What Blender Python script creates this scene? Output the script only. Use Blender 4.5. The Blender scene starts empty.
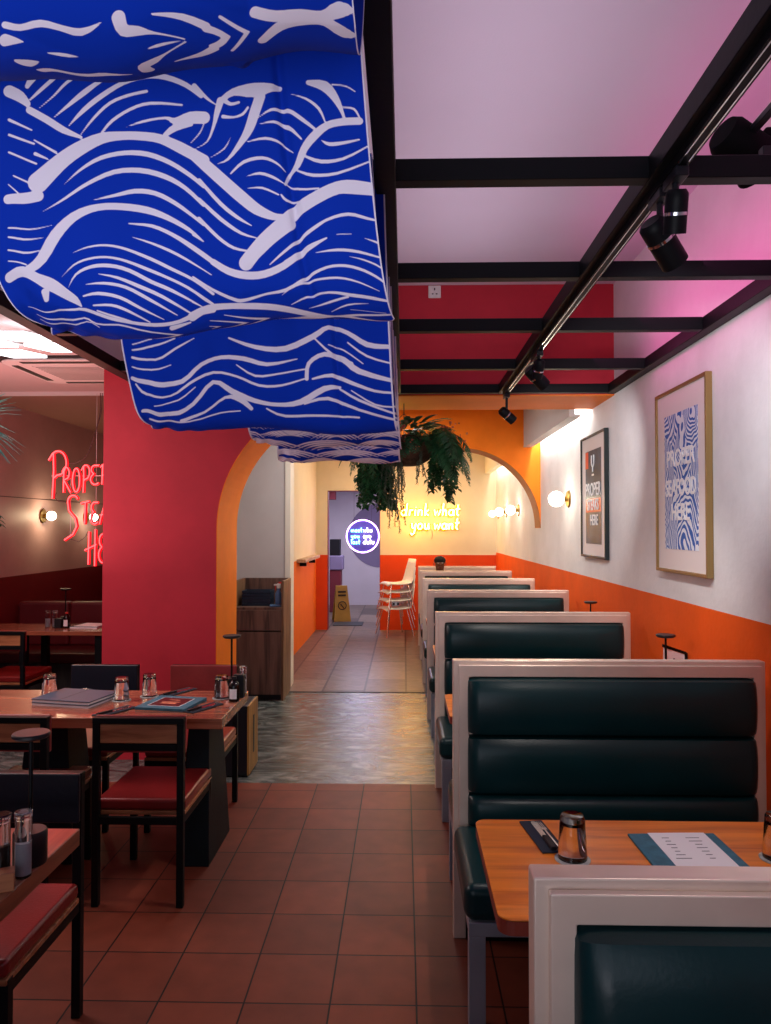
import bpy, bmesh, math, random
import numpy as np
from mathutils import Vector, Matrix
R = math.radians
random.seed(7)
scene = bpy.context.scene
COL = scene.collection
EYE = 1.64

# ---------------------------------------------------------------- camera
cam = bpy.data.cameras.new('camera')
cam.sensor_fit = 'VERTICAL'; cam.sensor_height = 36.0
cam.lens = 750.0 / 1024.0 * 36.0
cam.clip_start = 0.05; cam.clip_end = 100
co = bpy.data.objects.new('camera', cam); COL.objects.link(co)
co.location = (0, 0, EYE)
co.rotation_euler = (R(90 + 1.222), 0, R(1.413))
scene.camera = co

# ---------------------------------------------------------------- world, exposure
w = bpy.data.worlds.new('world'); scene.world = w; w.use_nodes = True
bg = w.node_tree.nodes['Background']
bg.inputs[0].default_value = (0.74, 0.70, 0.95, 1); bg.inputs[1].default_value = 0.07
vs = scene.view_settings
vs.view_transform = 'Standard'; vs.look = 'None'; vs.gamma = 1.0; vs.exposure = 0.1
vs.use_curve_mapping = False

# ---------------------------------------------------------------- lights of the room, and fills added to brighten it
def area(name, loc, target, size, energy, color, sy=None, spread=None):
    l = bpy.data.lights.new(name, 'AREA'); l.energy = energy; l.color = color
    l.shape = 'RECTANGLE'; l.size = size; l.size_y = sy or size
    if spread: l.spread = R(spread)
    o = bpy.data.objects.new(name, l); COL.objects.link(o); o.location = loc
    d = Vector(target) - Vector(loc)
    if abs(d.x) + abs(d.y) < 1e-4: o.rotation_euler = (0, 0 if d.z < 0 else math.pi, 0)
    elif abs(d.y) < 1e-4:
        o.rotation_euler = (0, -math.atan2(d.x, -d.z), 0)
    else: o.rotation_euler = d.to_track_quat('-Z', 'Y').to_euler()
    return o
def point(name, loc, energy, color, r=0.05):
    l = bpy.data.lights.new(name, 'POINT'); l.energy = energy; l.color = color; l.shadow_soft_size = r
    o = bpy.data.objects.new(name, l); COL.objects.link(o); o.location = loc
    return o
def spot(name, loc, target, energy, color, angle=60, blend=.6, r=.04):
    l = bpy.data.lights.new(name, 'SPOT'); l.energy = energy; l.color = color
    l.spot_size = R(angle); l.spot_blend = blend; l.shadow_soft_size = r
    o = bpy.data.objects.new(name, l); COL.objects.link(o); o.location = loc
    d = Vector(target) - Vector(loc)
    o.rotation_euler = d.to_track_quat('-Z', 'Y').to_euler()
    return o
area('shopfront_daylight', (-0.7, -1.6, 1.85), (-0.3, 4.0, 1.5), 3.0, 16, (0.80, 0.86, 1.0), sy=1.8)
area('cloth_fill', (-0.9, -0.9, 0.9), (-0.45, 1.7, 2.3), 1.6, 4.4, (0.92, 0.90, 1.0), sy=0.8, spread=75)  # unseen fill lamp added to brighten the cloth from below
area('cloth_fill', (-0.9, -0.9, 0.9), (-0.45, 1.7, 2.3), 1.6, 4.4, (0.92, 0.90, 1.0), sy=0.8, spread=75)  # the same added cloth fill again
area('ceiling_fill', (0.30, 2.5, 2.72), (0.30, 2.5, 3.3), 0.7, 11, (0.97, 0.90, 1.0), sy=4.6)  # fill lamp added above the grid to brighten the ceiling
area('pink_uplight', (1.10, 2.7, 2.68), (1.48, 2.7, 2.85), .12, 8, (0.95, 0.14, 0.46), sy=3.6)
area('cove_light', (1.425, 7.05, 2.70), (1.425, 7.05, 1.2), 0.04, 22, (1.0, 0.96, 0.88), sy=2.1)
area('cove_light', (1.425, 10.3, 2.70), (1.425, 10.3, 1.2), 0.04, 20, (1.0, 0.93, 0.78), sy=3.2)
area('hall_fill', (-0.3, 7.0, 2.90), (-0.3, 7.0, 0), 1.0, 30, (1.0, 0.98, 0.95), sy=1.4)  # fill lamp added to brighten the hall, no fitting modelled
area('hall_fill', (-0.1, 10.4, 2.90), (-0.1, 10.4, 0), 1.4, 28, (1.0, 0.90, 0.70), sy=2.2)  # second added fill, for the far end of the hall
area('corridor_light', (-0.7, 14.0, 2.40), (-0.7, 14.0, 0), 0.8, 44, (0.88, 0.84, 1.0))
area('side_room_light', (-2.9, 3.6, 2.80), (-2.9, 3.6, 0), 1.0, 44, (1.0, 0.86, 0.84))
area('side_ceiling_fill', (-3.0, 5.0, 1.30), (-3.0, 5.0, 3), 1.4, 22, (1.0, 0.70, 0.64))  # lamp added in mid-air to brighten the side room ceiling
area('reveal_light', (-0.1, 5.66, 2.50), (-1.33, 5.66, 1.3), 0.3, 4.5, (1.0, 0.80, 0.60), sy=.3)
spot('picture_spot', (0.70, 2.2, 2.44), (1.48, 3.95, 1.9), 62, (1.0, 0.98, 1.0), 66, .8, .04)
spot('picture_spot', (0.70, 4.1, 2.44), (1.48, 5.8, 1.9), 44, (1.0, 0.98, 0.97), 66, .8, .04)
spot('wall_spot', (0.70, 5.2, 2.40), (1.48, 6.7, 1.4), 12, (1.0, 0.95, 0.9), 60, .8, .04)
spot('booth_spot', (0.70, 3.3, 2.50), (0.95, 3.9, 0.9), 46, (1.0, 0.93, 0.85), 80, .9, .04)
spot('booth_spot', (0.70, 1.2, 2.50), (0.80, 2.0, 0.7), 34, (1.0, 0.93, 0.88), 75, .9, .04)
spot('aisle_spot', (0.70, 2.9, 2.50), (-0.45, 3.6, 0.0), 46, (1.0, 0.93, 0.85), 75, .9, .04)
spot('table_spot', (-1.2, 4.6, 2.80), (-1.45, 3.85, 0.75), 16, (1.0, 0.80, 0.75), 70, .9, .05)

# ---------------------------------------------------------------- materials
def nt(m): return m.node_tree.nodes, m.node_tree.links
MATS = {}
def mat(name, col, rough=.5, metal=0.0, var=0.0, vscale=8.0, bump=0.0, bscale=60.0, emit=None, estr=1.0,
        trans=0.0, ior=1.45, coat=0.0, spec=None, stretch=(1, 1, 1)):
    m = bpy.data.materials.new(name); m.use_nodes = True
    N, L = nt(m); b = N['Principled BSDF']
    b.inputs['Base Color'].default_value = (*col, 1)
    b.inputs['Roughness'].default_value = rough
    b.inputs['Metallic'].default_value = metal
    b.inputs['Transmission Weight'].default_value = trans
    b.inputs['IOR'].default_value = ior
    b.inputs['Coat Weight'].default_value = coat
    if spec is not None: b.inputs['Specular IOR Level'].default_value = spec
    if emit:
        b.inputs['Emission Color'].default_value = (*emit, 1); b.inputs['Emission Strength'].default_value = estr
    tc = N.new('ShaderNodeTexCoord'); mp = N.new('ShaderNodeMapping'); mp.inputs['Scale'].default_value = stretch
    L.new(tc.outputs['Object'], mp.inputs[0])
    if var > 0:
        n = N.new('ShaderNodeTexNoise'); n.inputs['Scale'].default_value = vscale; n.inputs['Detail'].default_value = 6
        L.new(mp.outputs[0], n.inputs['Vector'])
        r = N.new('ShaderNodeValToRGB')
        r.color_ramp.elements[0].position = .3; r.color_ramp.elements[1].position = .72
        r.color_ramp.elements[0].color = (*[c * (1 - var) for c in col], 1)
        r.color_ramp.elements[1].color = (*[min(1, c * (1 + var)) for c in col], 1)
        L.new(n.outputs['Fac'], r.inputs[0]); L.new(r.outputs[0], b.inputs['Base Color'])
    if bump > 0:
        n2 = N.new('ShaderNodeTexNoise'); n2.inputs['Scale'].default_value = bscale; n2.inputs['Detail'].default_value = 4
        L.new(mp.outputs[0], n2.inputs['Vector'])
        bp = N.new('ShaderNodeBump'); bp.inputs['Strength'].default_value = bump; bp.inputs['Distance'].default_value = .01
        L.new(n2.outputs['Fac'], bp.inputs['Height']); L.new(bp.outputs[0], b.inputs['Normal'])
    return m
def wood(name, c1, c2, rough=.4, axis=0, scale=1.0, coat=0.0, bump=.15):
    m = bpy.data.materials.new(name); m.use_nodes = True
    N, L = nt(m); b = N['Principled BSDF']; b.inputs['Roughness'].default_value = rough
    b.inputs['Coat Weight'].default_value = coat; b.inputs['Coat Roughness'].default_value = .2
    tc = N.new('ShaderNodeTexCoord'); mp = N.new('ShaderNodeMapping')
    s = [14 * scale] * 3; s[axis] = 1.1 * scale; mp.inputs['Scale'].default_value = s
    L.new(tc.outputs['Object'], mp.inputs[0])
    n = N.new('ShaderNodeTexNoise'); n.inputs['Scale'].default_value = 2.2; n.inputs['Detail'].default_value = 8; n.inputs['Distortion'].default_value = .6
    L.new(mp.outputs[0], n.inputs['Vector'])
    r = N.new('ShaderNodeValToRGB')
    e = r.color_ramp.elements
    e[0].position = .32; e[0].color = (*c1, 1); e[1].position = .68; e[1].color = (*c2, 1)
    k = e.new(.5); k.color = (*[(a * .4 + b2 * .6) for a, b2 in zip(c1, c2)], 1)
    L.new(n.outputs['Fac'], r.inputs[0]); L.new(r.outputs[0], b.inputs['Base Color'])
    bp = N.new('ShaderNodeBump'); bp.inputs['Strength'].default_value = bump; bp.inputs['Distance'].default_value = .003
    L.new(n.outputs['Fac'], bp.inputs['Height']); L.new(bp.outputs[0], b.inputs['Normal'])
    return m
def two_tone(name, low, high, z, rough=.75, var=.06, bump=.12, line=None):
    """painted wall: one paint below height z, another above it, blotchy plaster"""
    m = bpy.data.materials.new(name); m.use_nodes = True
    N, L = nt(m); b = N['Principled BSDF']; b.inputs['Roughness'].default_value = rough; b.inputs['Specular IOR Level'].default_value = .25
    g = N.new('ShaderNodeNewGeometry'); sp = N.new('ShaderNodeSeparateXYZ'); L.new(g.outputs['Position'], sp.inputs[0])
    gt = N.new('ShaderNodeMath'); gt.operation = 'GREATER_THAN'; gt.inputs[1].default_value = z
    L.new(sp.outputs['Z'], gt.inputs[0])
    mx = N.new('ShaderNodeMix'); mx.data_type = 'RGBA'
    mx.inputs['A'].default_value = (*low, 1); mx.inputs['B'].default_value = (*high, 1)
    L.new(gt.outputs[0], mx.inputs['Factor'])
    n = N.new('ShaderNodeTexNoise'); n.inputs['Scale'].default_value = 2.6; n.inputs['Detail'].default_value = 8
    n.inputs['Roughness'].default_value = .65
    L.new(g.outputs['Position'], n.inputs['Vector'])
    mr = N.new('ShaderNodeMapRange'); mr.inputs['From Min'].default_value = .3; mr.inputs['From Max'].default_value = .7
    mr.inputs['To Min'].default_value = 1 - var; mr.inputs['To Max'].default_value = 1 + var * .4
    L.new(n.outputs['Fac'], mr.inputs['Value'])
    vm = N.new('ShaderNodeVectorMath'); vm.operation = 'SCALE'
    L.new(mx.outputs['Result'], vm.inputs[0]); L.new(mr.outputs[0], vm.inputs['Scale'])
    L.new(vm.outputs[0], b.inputs['Base Color'])
    n2 = N.new('ShaderNodeTexNoise'); n2.inputs['Scale'].default_value = 35; n2.inputs['Detail'].default_value = 6
    L.new(g.outputs['Position'], n2.inputs['Vector'])
    bp = N.new('ShaderNodeBump'); bp.inputs['Strength'].default_value = bump; bp.inputs['Distance'].default_value = .006
    L.new(n2.outputs['Fac'], bp.inputs['Height']); L.new(bp.outputs[0], b.inputs['Normal'])
    return m

M = {}
M['black_metal'] = mat('black_metal', (.0035, .0045, .006), .48, 0, bump=.03, spec=.2)
M['black_plastic'] = mat('black_plastic', (.007, .008, .012), .4)
M['black_wood'] = mat('black_wood', (.010, .016, .024), .5, bump=.1, bscale=30)
M['pedestal'] = mat('pedestal_paint', (.003, .008, .012), .55, var=.3, bump=.1, spec=.25)
M['black_matte'] = mat('black_matte', (.004, .004, .005), .8, spec=.1)
M['steel'] = mat('brushed_steel', (.80, .64, .54), .32, .40, var=.10, vscale=5, bump=.04, bscale=40)
M['steel_leg'] = mat('dull_steel', (.30, .31, .36), .42, .3, var=.15, vscale=5)
M['chrome'] = mat('chrome', (.8, .8, .82), .15, 1.0)
M['green_leather'] = mat('green_leather', (.002, .024, .028), .32, var=.12, vscale=5, bump=.05, bscale=110, spec=.4)
M['red_leather'] = mat('red_leather', (.20, .012, .012), .30, var=.12, vscale=6, bump=.1, bscale=120)
M['maroon_leather'] = mat('maroon_leather', (.10, .008, .012), .4, var=.1, bump=.08)
M['wine_leather'] = mat('wine_leather', (.27, .035, .035), .30, var=.15, vscale=9, bump=.12, bscale=60)
M['navy_leather'] = mat('navy_leather', (.007, .012, .022), .33, bump=.1)
M['table_orange'] = wood('table_orange', (.50, .10, .006), (.86, .25, .018), .34, 0, .9, coat=.08)
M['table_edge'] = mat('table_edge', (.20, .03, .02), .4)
M['table_red'] = wood('table_red', (.16, .042, .020), (.42, .14, .075), .25, 0, .8, coat=.4)
M['table_red_y'] = wood('table_brown', (.12, .035, .016), (.36, .13, .06), .28, 1, .8, coat=.4)
M['chair_wood'] = wood('chair_wood', (.24, .075, .03), (.50, .20, .09), .4, 0, 1.6)
M['walnut'] = wood('walnut', (.06, .034, .026), (.22, .125, .09), .5, 2, .8)
M['walnut_light'] = wood('walnut_light', (.10, .05, .025), (.28, .15, .075), .5, 2, 1.0)
M['dark_panel'] = wood('dark_panel', (.012, .010, .010), (.04, .032, .03), .5, 2, .8)
M['shelf_wood'] = wood('shelf_wood', (.35, .2, .1), (.6, .42, .25), .5, 1, 1.2)
M['crate_wood'] = wood('crate_wood', (.20, .09, .02), (.50, .26, .06), .5, 2, 1.3)
M['ceiling'] = mat('ceiling_paint', (.60, .50, .60), .85, var=.03, vscale=1.2, bump=.06, bscale=120)
M['ceiling_warm'] = mat('hall_ceiling_paint', (.72, .66, .60), .85)
M['ceiling_side'] = mat('side_ceiling_paint', (.66, .50, .50), .8, var=.03, vscale=1)
M['ceiling_red'] = mat('red_ceiling_paint', (.36, .17, .13), .8, var=.05, vscale=1)
M['red_wall'] = two_tone('red_wall_paint', (.54, .028, .048), (.54, .028, .048), 0, .62, .14, .10)
M['orange'] = two_tone('orange_paint', (.95, .22, .006), (.95, .22, .006), 0, .6, .12, .1)
M['orange_soffit'] = two_tone('soffit_paint', (.90, .30, .08), (.90, .30, .08), 0, .6, .06, .08)
M['white_wall'] = two_tone('right_wall_paint', (.86, .105, .004), (.78, .78, .80), 1.249, .7, .13, .28)
M['pink_wall'] = two_tone('plain_wall_paint', (.74, .70, .72), (.74, .70, .72), 0, .8, .08, .1)
M['far_wall'] = two_tone('far_wall_paint', (.66, .060, .008), (.74, .66, .50), 1.205, .7, .06, .1)
M['left_hall_wall'] = two_tone('left_hall_wall_paint', (.86, .17, .010), (.78, .70, .54), 1.205, .7, .06, .1)
M['grey_wall'] = two_tone('grey_wall_paint', (.60, .58, .57), (.60, .58, .57), 0, .75, .06, .1)
M['cream'] = mat('cream_paint', (.84, .80, .68), .7)
M['corridor_wall'] = mat('corridor_paint', (.62, .58, .66), .8, var=.05, vscale=2)
M['mauve'] = mat('mauve_paint', (.22, .18, .32), .8)
M['side_wall'] = two_tone('side_wall_paint', (.16, .010, .014), (.56, .38, .36), 1.16, .5, .12, .1)
M['white_trim'] = mat('white_trim', (.75, .72, .72), .6)
M['white_plastic'] = mat('white_plastic', (.80, .79, .74), .4)
M['glass'] = mat('clear_glass', (.95, .97, 1), .02, trans=1.0, ior=1.45)
M['black_liquid'] = mat('dark_sauce', (.006, .004, .004), .1)
M['paper'] = mat('paper', (.86, .85, .88), .7)
M['teal'] = mat('teal_cover', (.035, .15, .22), .55, var=.25, vscale=30, bump=.1, bscale=200)
M['navy_cover'] = mat('navy_cover', (.05, .075, .12), .5, bump=.05, bscale=200)
M['napkin'] = mat('dark_napkin', (.012, .020, .038), .8, bump=.1, bscale=300)
M['coaster'] = mat('coaster', (.38, .40, .40), .5, var=.4, vscale=60)
M['pepper'] = mat('pepper', (.02, .015, .014), .7)
M['salt'] = mat('salt', (.75, .74, .78), .7)
M['gold'] = mat('gold_frame', (.30, .19, .07), .4, .5)
M['black_frame'] = mat('black_frame', (.012, .02, .022), .4)
M['red_lettering'] = mat('red_tab', (.7, .03, .03), .5)
M['brass'] = mat('brass', (.55, .38, .12), .3, .9)
M['globe'] = mat('lit_globe', (1, .95, .85), .3, emit=(1, .90, .72), estr=9)
M['globe_dim'] = mat('small_lit_globe', (1, .95, .85), .3, emit=(1, .84, .62), estr=3)
M['lamp_panel'] = mat('lit_panel', (1, 1, 1), .4, emit=(.86, .95, 1), estr=2.2)
M['lens'] = mat('lit_lens', (1, 1, 1), .4, emit=(1, .96, .92), estr=2.5)
M['neon_red'] = mat('neon_red', (1, .1, .1), .4, emit=(1, .10, .11), estr=1.9)
M['neon_red_halo'] = mat('red_halo_glow', (.8, .01, .02), .4, emit=(1, .0, .01), estr=.9)  # red glow around the tubes, put in as a wider lit tube
M['neon_yellow'] = mat('neon_yellow', (1, .7, .1), .4, emit=(1, .78, .22), estr=14)
M['neon_amber_halo'] = mat('amber_halo_glow', (.9, .3, .0), .4, emit=(1, .34, .0), estr=.9)  # amber halo behind the letters, put in as a wider lit tube
M['neon_violet'] = mat('neon_violet', (.7, .4, 1), .4, emit=(.80, .45, 1), estr=5)
M['neon_cyan'] = mat('neon_cyan', (.3, .9, 1), .4, emit=(.20, .85, 1), estr=6)
M['neon_warm'] = mat('neon_warm', (1, .9, .7), .4, emit=(1, .85, .62), estr=6)
M['red_tube_core'] = M['neon_red']
M['sign_disc'] = mat('sign_disc', (.10, .09, .35), .3)
M['basket'] = mat('wicker', (.10, .055, .03), .8, var=.5, vscale=40, bump=.9, bscale=50)
M['leaf'] = mat('leaf_green', (.025, .135, .045), .45, var=.6, vscale=12)
M['leaf_light'] = mat('leaf_fresh_green', (.10, .22, .07), .5, var=.4, vscale=14)
M['leaf_grey'] = mat('leaf_grey_green', (.13, .19, .12), .6, var=.4, vscale=14)
M['leaf_teal'] = mat('leaf_teal', (.15, .75, .62), .5, var=.4, vscale=14)
M['petal'] = mat('petal', (.72, .22, .12), .6, var=.4, vscale=30)
M['skin'] = mat('skin', (.17, .075, .045), .5)
M['hair'] = mat('hair', (.008, .007, .007), .8)
M['shirt'] = mat('shirt', (.03, .03, .035), .85)
M['eye_white'] = mat('eye_white', (.7, .68, .65), .3)
M['yellow_plastic'] = mat('yellow_plastic', (.42, .25, .03), .5, var=.1)
M['blue_tray'] = mat('blue_black_tray', (.010, .032, .060), .35)
M['blue_plastic'] = mat('blue_plastic', (.10, .22, .42), .35)
M['red_plastic'] = mat('red_plastic', (.6, .03, .02), .4)
M['ac_white'] = mat('ac_white', (.74, .62, .62), .5)
M['ac_dark'] = mat('ac_slot', (.02, .015, .015), .6)
M['cable'] = mat('cable', (.06, .03, .03), .6)
M['cable_clear'] = mat('clear_cable', (.45, .42, .44), .4)
M['wet_black'] = mat('sign_print', (.03, .02, .01), .6)

# ---------------------------------------------------------------- mesh helpers
class MB:
    def __init__(s): s.bm = bmesh.new()
    def box(s, x0, x1, y0, y1, z0, z1):
        vs_ = [s.bm.verts.new(p) for p in ((x0,y0,z0),(x1,y0,z0),(x1,y1,z0),(x0,y1,z0),(x0,y0,z1),(x1,y0,z1),(x1,y1,z1),(x0,y1,z1))]
        for f in ((3,2,1,0),(4,5,6,7),(0,1,5,4),(1,2,6,5),(2,3,7,6),(3,0,4,7)):
            s.bm.faces.new([vs_[i] for i in f])
        return s
    def hexa(s, lo, hi):
        """lo, hi: four corner points each, counter-clockwise from above"""
        a = [s.bm.verts.new(p) for p in lo]; b = [s.bm.verts.new(p) for p in hi]
        s.bm.faces.new(a[::-1]); s.bm.faces.new(b)
        for i in range(4):
            j = (i + 1) % 4; s.bm.faces.new((a[i], a[j], b[j], b[i]))
        return s
    def prism(s, poly, fn, d0, d1):
        a = [s.bm.verts.new(fn(p[0], p[1], d0)) for p in poly]; b = [s.bm.verts.new(fn(p[0], p[1], d1)) for p in poly]
        s.bm.faces.new(a); s.bm.faces.new(b[::-1])
        n = len(poly)
        for i in range(n):
            j = (i + 1) % n; s.bm.faces.new((a[j], a[i], b[i], b[j]))
        return s
    def lathe(s, prof, c=(0, 0, 0), seg=20, mtx=None):
        rings = []
        for r, z in prof:
            if r < 1e-5:
                p = Vector((0, 0, z)); 
                if mtx: p = mtx @ p
                rings.append([s.bm.verts.new(p + Vector(c))])
            else:
                ring = []
                for i in range(seg):
                    a = 2 * math.pi * i / seg; p = Vector((r * math.cos(a), r * math.sin(a), z))
                    if mtx: p = mtx @ p
                    ring.append(s.bm.verts.new(p + Vector(c)))
                rings.append(ring)
        for A, B_ in zip(rings, rings[1:]):
            if len(A) == 1 and len(B_) == 1: continue
            for i in range(seg):
                j = (i + 1) % seg
                if len(A) == 1: s.bm.faces.new((A[0], B_[j], B_[i]))
                elif len(B_) == 1: s.bm.faces.new((A[i], A[j], B_[0]))
                else: s.bm.faces.new((A[i], A[j], B_[j], B_[i]))
        for ring, rev in ((rings[0], True), (rings[-1], False)):
            if len(ring) > 1: s.bm.faces.new(ring[::-1] if rev else ring)
        return s
    def tube(s, pts, r, seg=8, r1=None):
        pts = [Vector(p) for p in pts]; n = len(pts); rings = []
        up = Vector((0, 0, 1))
        for i, p in enumerate(pts):
            t = (pts[min(i + 1, n - 1)] - pts[max(i - 1, 0)]).normalized()
            if abs(t.dot(up)) > .95: u = t.cross(Vector((1, 0, 0))).normalized()
            else: u = t.cross(up).normalized()
            if rings and u.dot(lastu) < 0: u = -u
            lastu = u
            v = t.cross(u).normalized()
            rr = r if r1 is None else r + (r1 - r) * i / max(1, n - 1)
            rings.append([s.bm.verts.new(p + (u * math.cos(2*math.pi*k/seg) + v * math.sin(2*math.pi*k/seg)) * rr) for k in range(seg)])
        for A, B_ in zip(rings, rings[1:]):
            for i in range(seg):
                j = (i + 1) % seg; s.bm.faces.new((A[i], A[j], B_[j], B_[i]))
        s.bm.faces.new(rings[0][::-1]); s.bm.faces.new(rings[-1])
        return s
    def cyl(s, p0, p1, r, seg=16, r1=None): return s.tube([p0, p1], r, seg, r1)
    def sphere(s, c, r, sc=(1, 1, 1), seg=20):
        m = Matrix.Translation(c) @ Matrix.Diagonal((r*sc[0], r*sc[1], r*sc[2], 1))
        bmesh.ops.create_uvsphere(s.bm, u_segments=seg, v_segments=seg//2+2, radius=1, matrix=m)
        return s
    def face(s, pts): s.bm.faces.new([s.bm.verts.new(p) for p in pts]); return s
    def build(s, name, m, parent=None, smooth=False, bevel=0, seg=2, loc=None, solid=0, sub=0):
        bmesh.ops.recalc_face_normals(s.bm, faces=s.bm.faces[:])
        me = bpy.data.meshes.new(name); s.bm.to_mesh(me); s.bm.free()
        o = bpy.data.objects.new(name, me); COL.objects.link(o)
        me.materials.append(M[m] if isinstance(m, str) else m)
        if smooth or bevel:
            me.polygons.foreach_set('use_smooth', [True] * len(me.polygons))
        if solid:
            q = o.modifiers.new('solid', 'SOLIDIFY'); q.thickness = solid; q.offset = 0
        if bevel:
            q = o.modifiers.new('bevel', 'BEVEL'); q.width = bevel; q.segments = seg; q.limit_method = 'ANGLE'; q.angle_limit = R(35)
            try: q.harden_normals = True
            except Exception: pass
        if sub:
            q = o.modifiers.new('sub', 'SUBSURF'); q.levels = sub; q.render_levels = sub
        if smooth and not bevel:
            try:
                me.set_sharp_from_angle(angle=R(40))
            except Exception: pass
        if parent: o.parent = parent
        if loc: o.location = loc
        return o
def tag(o, label, cat, group=None):
    o['label'] = label; o['category'] = cat
    if group: o['group'] = group
    return o
def thing(name, label, cat, loc=(0, 0, 0), rz=0, group=None):
    o = bpy.data.objects.new(name, None); COL.objects.link(o); o.empty_display_size = .1
    o.location = loc; o.rotation_euler = (0, 0, R(rz))
    return tag(o, label, cat, group)
def struct(name, mb, m, **k):
    o = mb.build(name, m, **k); o['kind'] = 'structure'; return o
KIDS = {}
def children(o): return [c for c in bpy.data.objects if c.parent == o]
def dup(o, loc, rz, label, group=None):
    def rec(src, par):
        c = src.copy(); COL.objects.link(c)
        if par: c.parent = par
        for ch in children(src): rec(ch, c)
        return c
    r = rec(o, None); r.location = loc; r.rotation_euler = (0, 0, R(rz)); r['label'] = label
    if group: r['group'] = group
    return r
def arc(cx, cy, r, a0, a1, n):
    return [(cx + r * math.cos(R(a0 + (a1 - a0) * i / n)), cy + r * math.sin(R(a0 + (a1 - a0) * i / n))) for i in range(n + 1)]
XZ = lambda a, b, d: (a, d, b)      # polygon in X-Z, pushed along Y
YZ = lambda a, b, d: (d, a, b)      # polygon in Y-Z, pushed along X
XY = lambda a, b, d: (a, b, d)

# ================================================================ SETTING
WX = 1.48                 # right wall
FW = 12.1                 # far wall
RW0, RW1 = 5.30, 5.92     # red wall, front and back
# ---- floors
def tile_floor():
    m = bpy.data.materials.new('terracotta_tiles'); m.use_nodes = True
    N, L = nt(m); b = N['Principled BSDF']
    g = N.new('ShaderNodeNewGeometry')
    mp = N.new('ShaderNodeMapping'); mp.vector_type = 'POINT'; mp.inputs['Location'].default_value = (-.042 + .298 * 40, -3.51 + .299 * 40, 0)
    L.new(g.outputs['Position'], mp.inputs[0])
    br = N.new('ShaderNodeTexBrick'); br.offset = 0; br.squash = 1
    br.inputs['Scale'].default_value = 1; br.inputs['Brick Width'].default_value = .298; br.inputs['Row Height'].default_value = .299
    br.inputs['Mortar Size'].default_value = .0035; br.inputs['Mortar Smooth'].default_value = .2
    br.inputs['Color1'].default_value = (.21, .044, .022, 1); br.inputs['Color2'].default_value = (.135, .031, .018, 1)
    br.inputs['Mortar'].default_value = (.012, .007, .006, 1)
    L.new(mp.outputs[0], br.inputs['Vector'])
    n = N.new('ShaderNodeTexNoise'); n.inputs['Scale'].default_value = 9; n.inputs['Detail'].default_value = 8
    L.new(g.outputs['Position'], n.inputs['Vector'])
    mr = N.new('ShaderNodeMapRange'); mr.inputs['To Min'].default_value = .65; mr.inputs['To Max'].default_value = 1.3
    L.new(n.outputs['Fac'], mr.inputs['Value'])
    vm = N.new('ShaderNodeVectorMath'); vm.operation = 'SCALE'
    L.new(br.outputs['Color'], vm.inputs[0]); L.new(mr.outputs[0], vm.inputs['Scale']); L.new(vm.outputs[0], b.inputs['Base Color'])
    b.inputs['Roughness'].default_value = .48; b.inputs['Specular IOR Level'].default_value = .2
    inv = N.new('ShaderNodeMath'); inv.operation = 'SUBTRACT'; inv.inputs[0].default_value = 1
    L.new(br.outputs['Fac'], inv.inputs[1])
    ad = N.new('ShaderNodeMath'); ad.operation = 'MULTIPLY_ADD'; ad.inputs[1].default_value = .12
    L.new(n.outputs['Fac'], ad.inputs[0]); L.new(inv.outputs[0], ad.inputs[2])
    bp = N.new('ShaderNodeBump'); bp.inputs['Strength'].default_value = .5; bp.inputs['Distance'].default_value = .004
    L.new(ad.outputs[0], bp.inputs['Height']); L.new(bp.outputs[0], b.inputs['Normal'])
    return m
def slate_floor():
    m = bpy.data.materials.new('swirled_slate'); m.use_nodes = True
    N, L = nt(m); b = N['Principled BSDF']
    g = N.new('ShaderNodeNewGeometry')
    mp = N.new('ShaderNodeMapping'); mp.inputs['Scale'].default_value = (.9, 2.0, 1); L.new(g.outputs['Position'], mp.inputs[0])
    n = N.new('ShaderNodeTexNoise'); n.inputs['Scale'].default_value = 2.2; n.inputs['Detail'].default_value = 12
    n.inputs['Roughness'].default_value = .68; n.inputs['Distortion'].default_value = 3.2
    L.new(mp.outputs[0], n.inputs['Vector'])
    r = N.new('ShaderNodeValToRGB'); e = r.color_ramp.elements
    e[0].position = .36; e[0].color = (.030, .042, .040, 1); e[1].position = .66; e[1].color = (.27, .27, .25, 1)
    k = e.new(.5); k.color = (.10, .118, .11, 1)
    L.new(n.outputs['Fac'], r.inputs[0]); L.new(r.outputs[0], b.inputs['Base Color'])
    b.inputs['Roughness'].default_value = .27
    bp = N.new('ShaderNodeBump'); bp.inputs['Strength'].default_value = .40; bp.inputs['Distance'].default_value = .012
    L.new(n.outputs['Fac'], bp.inputs['Height']); L.new(bp.outputs[0], b.inputs['Normal'])
    return m
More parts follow.
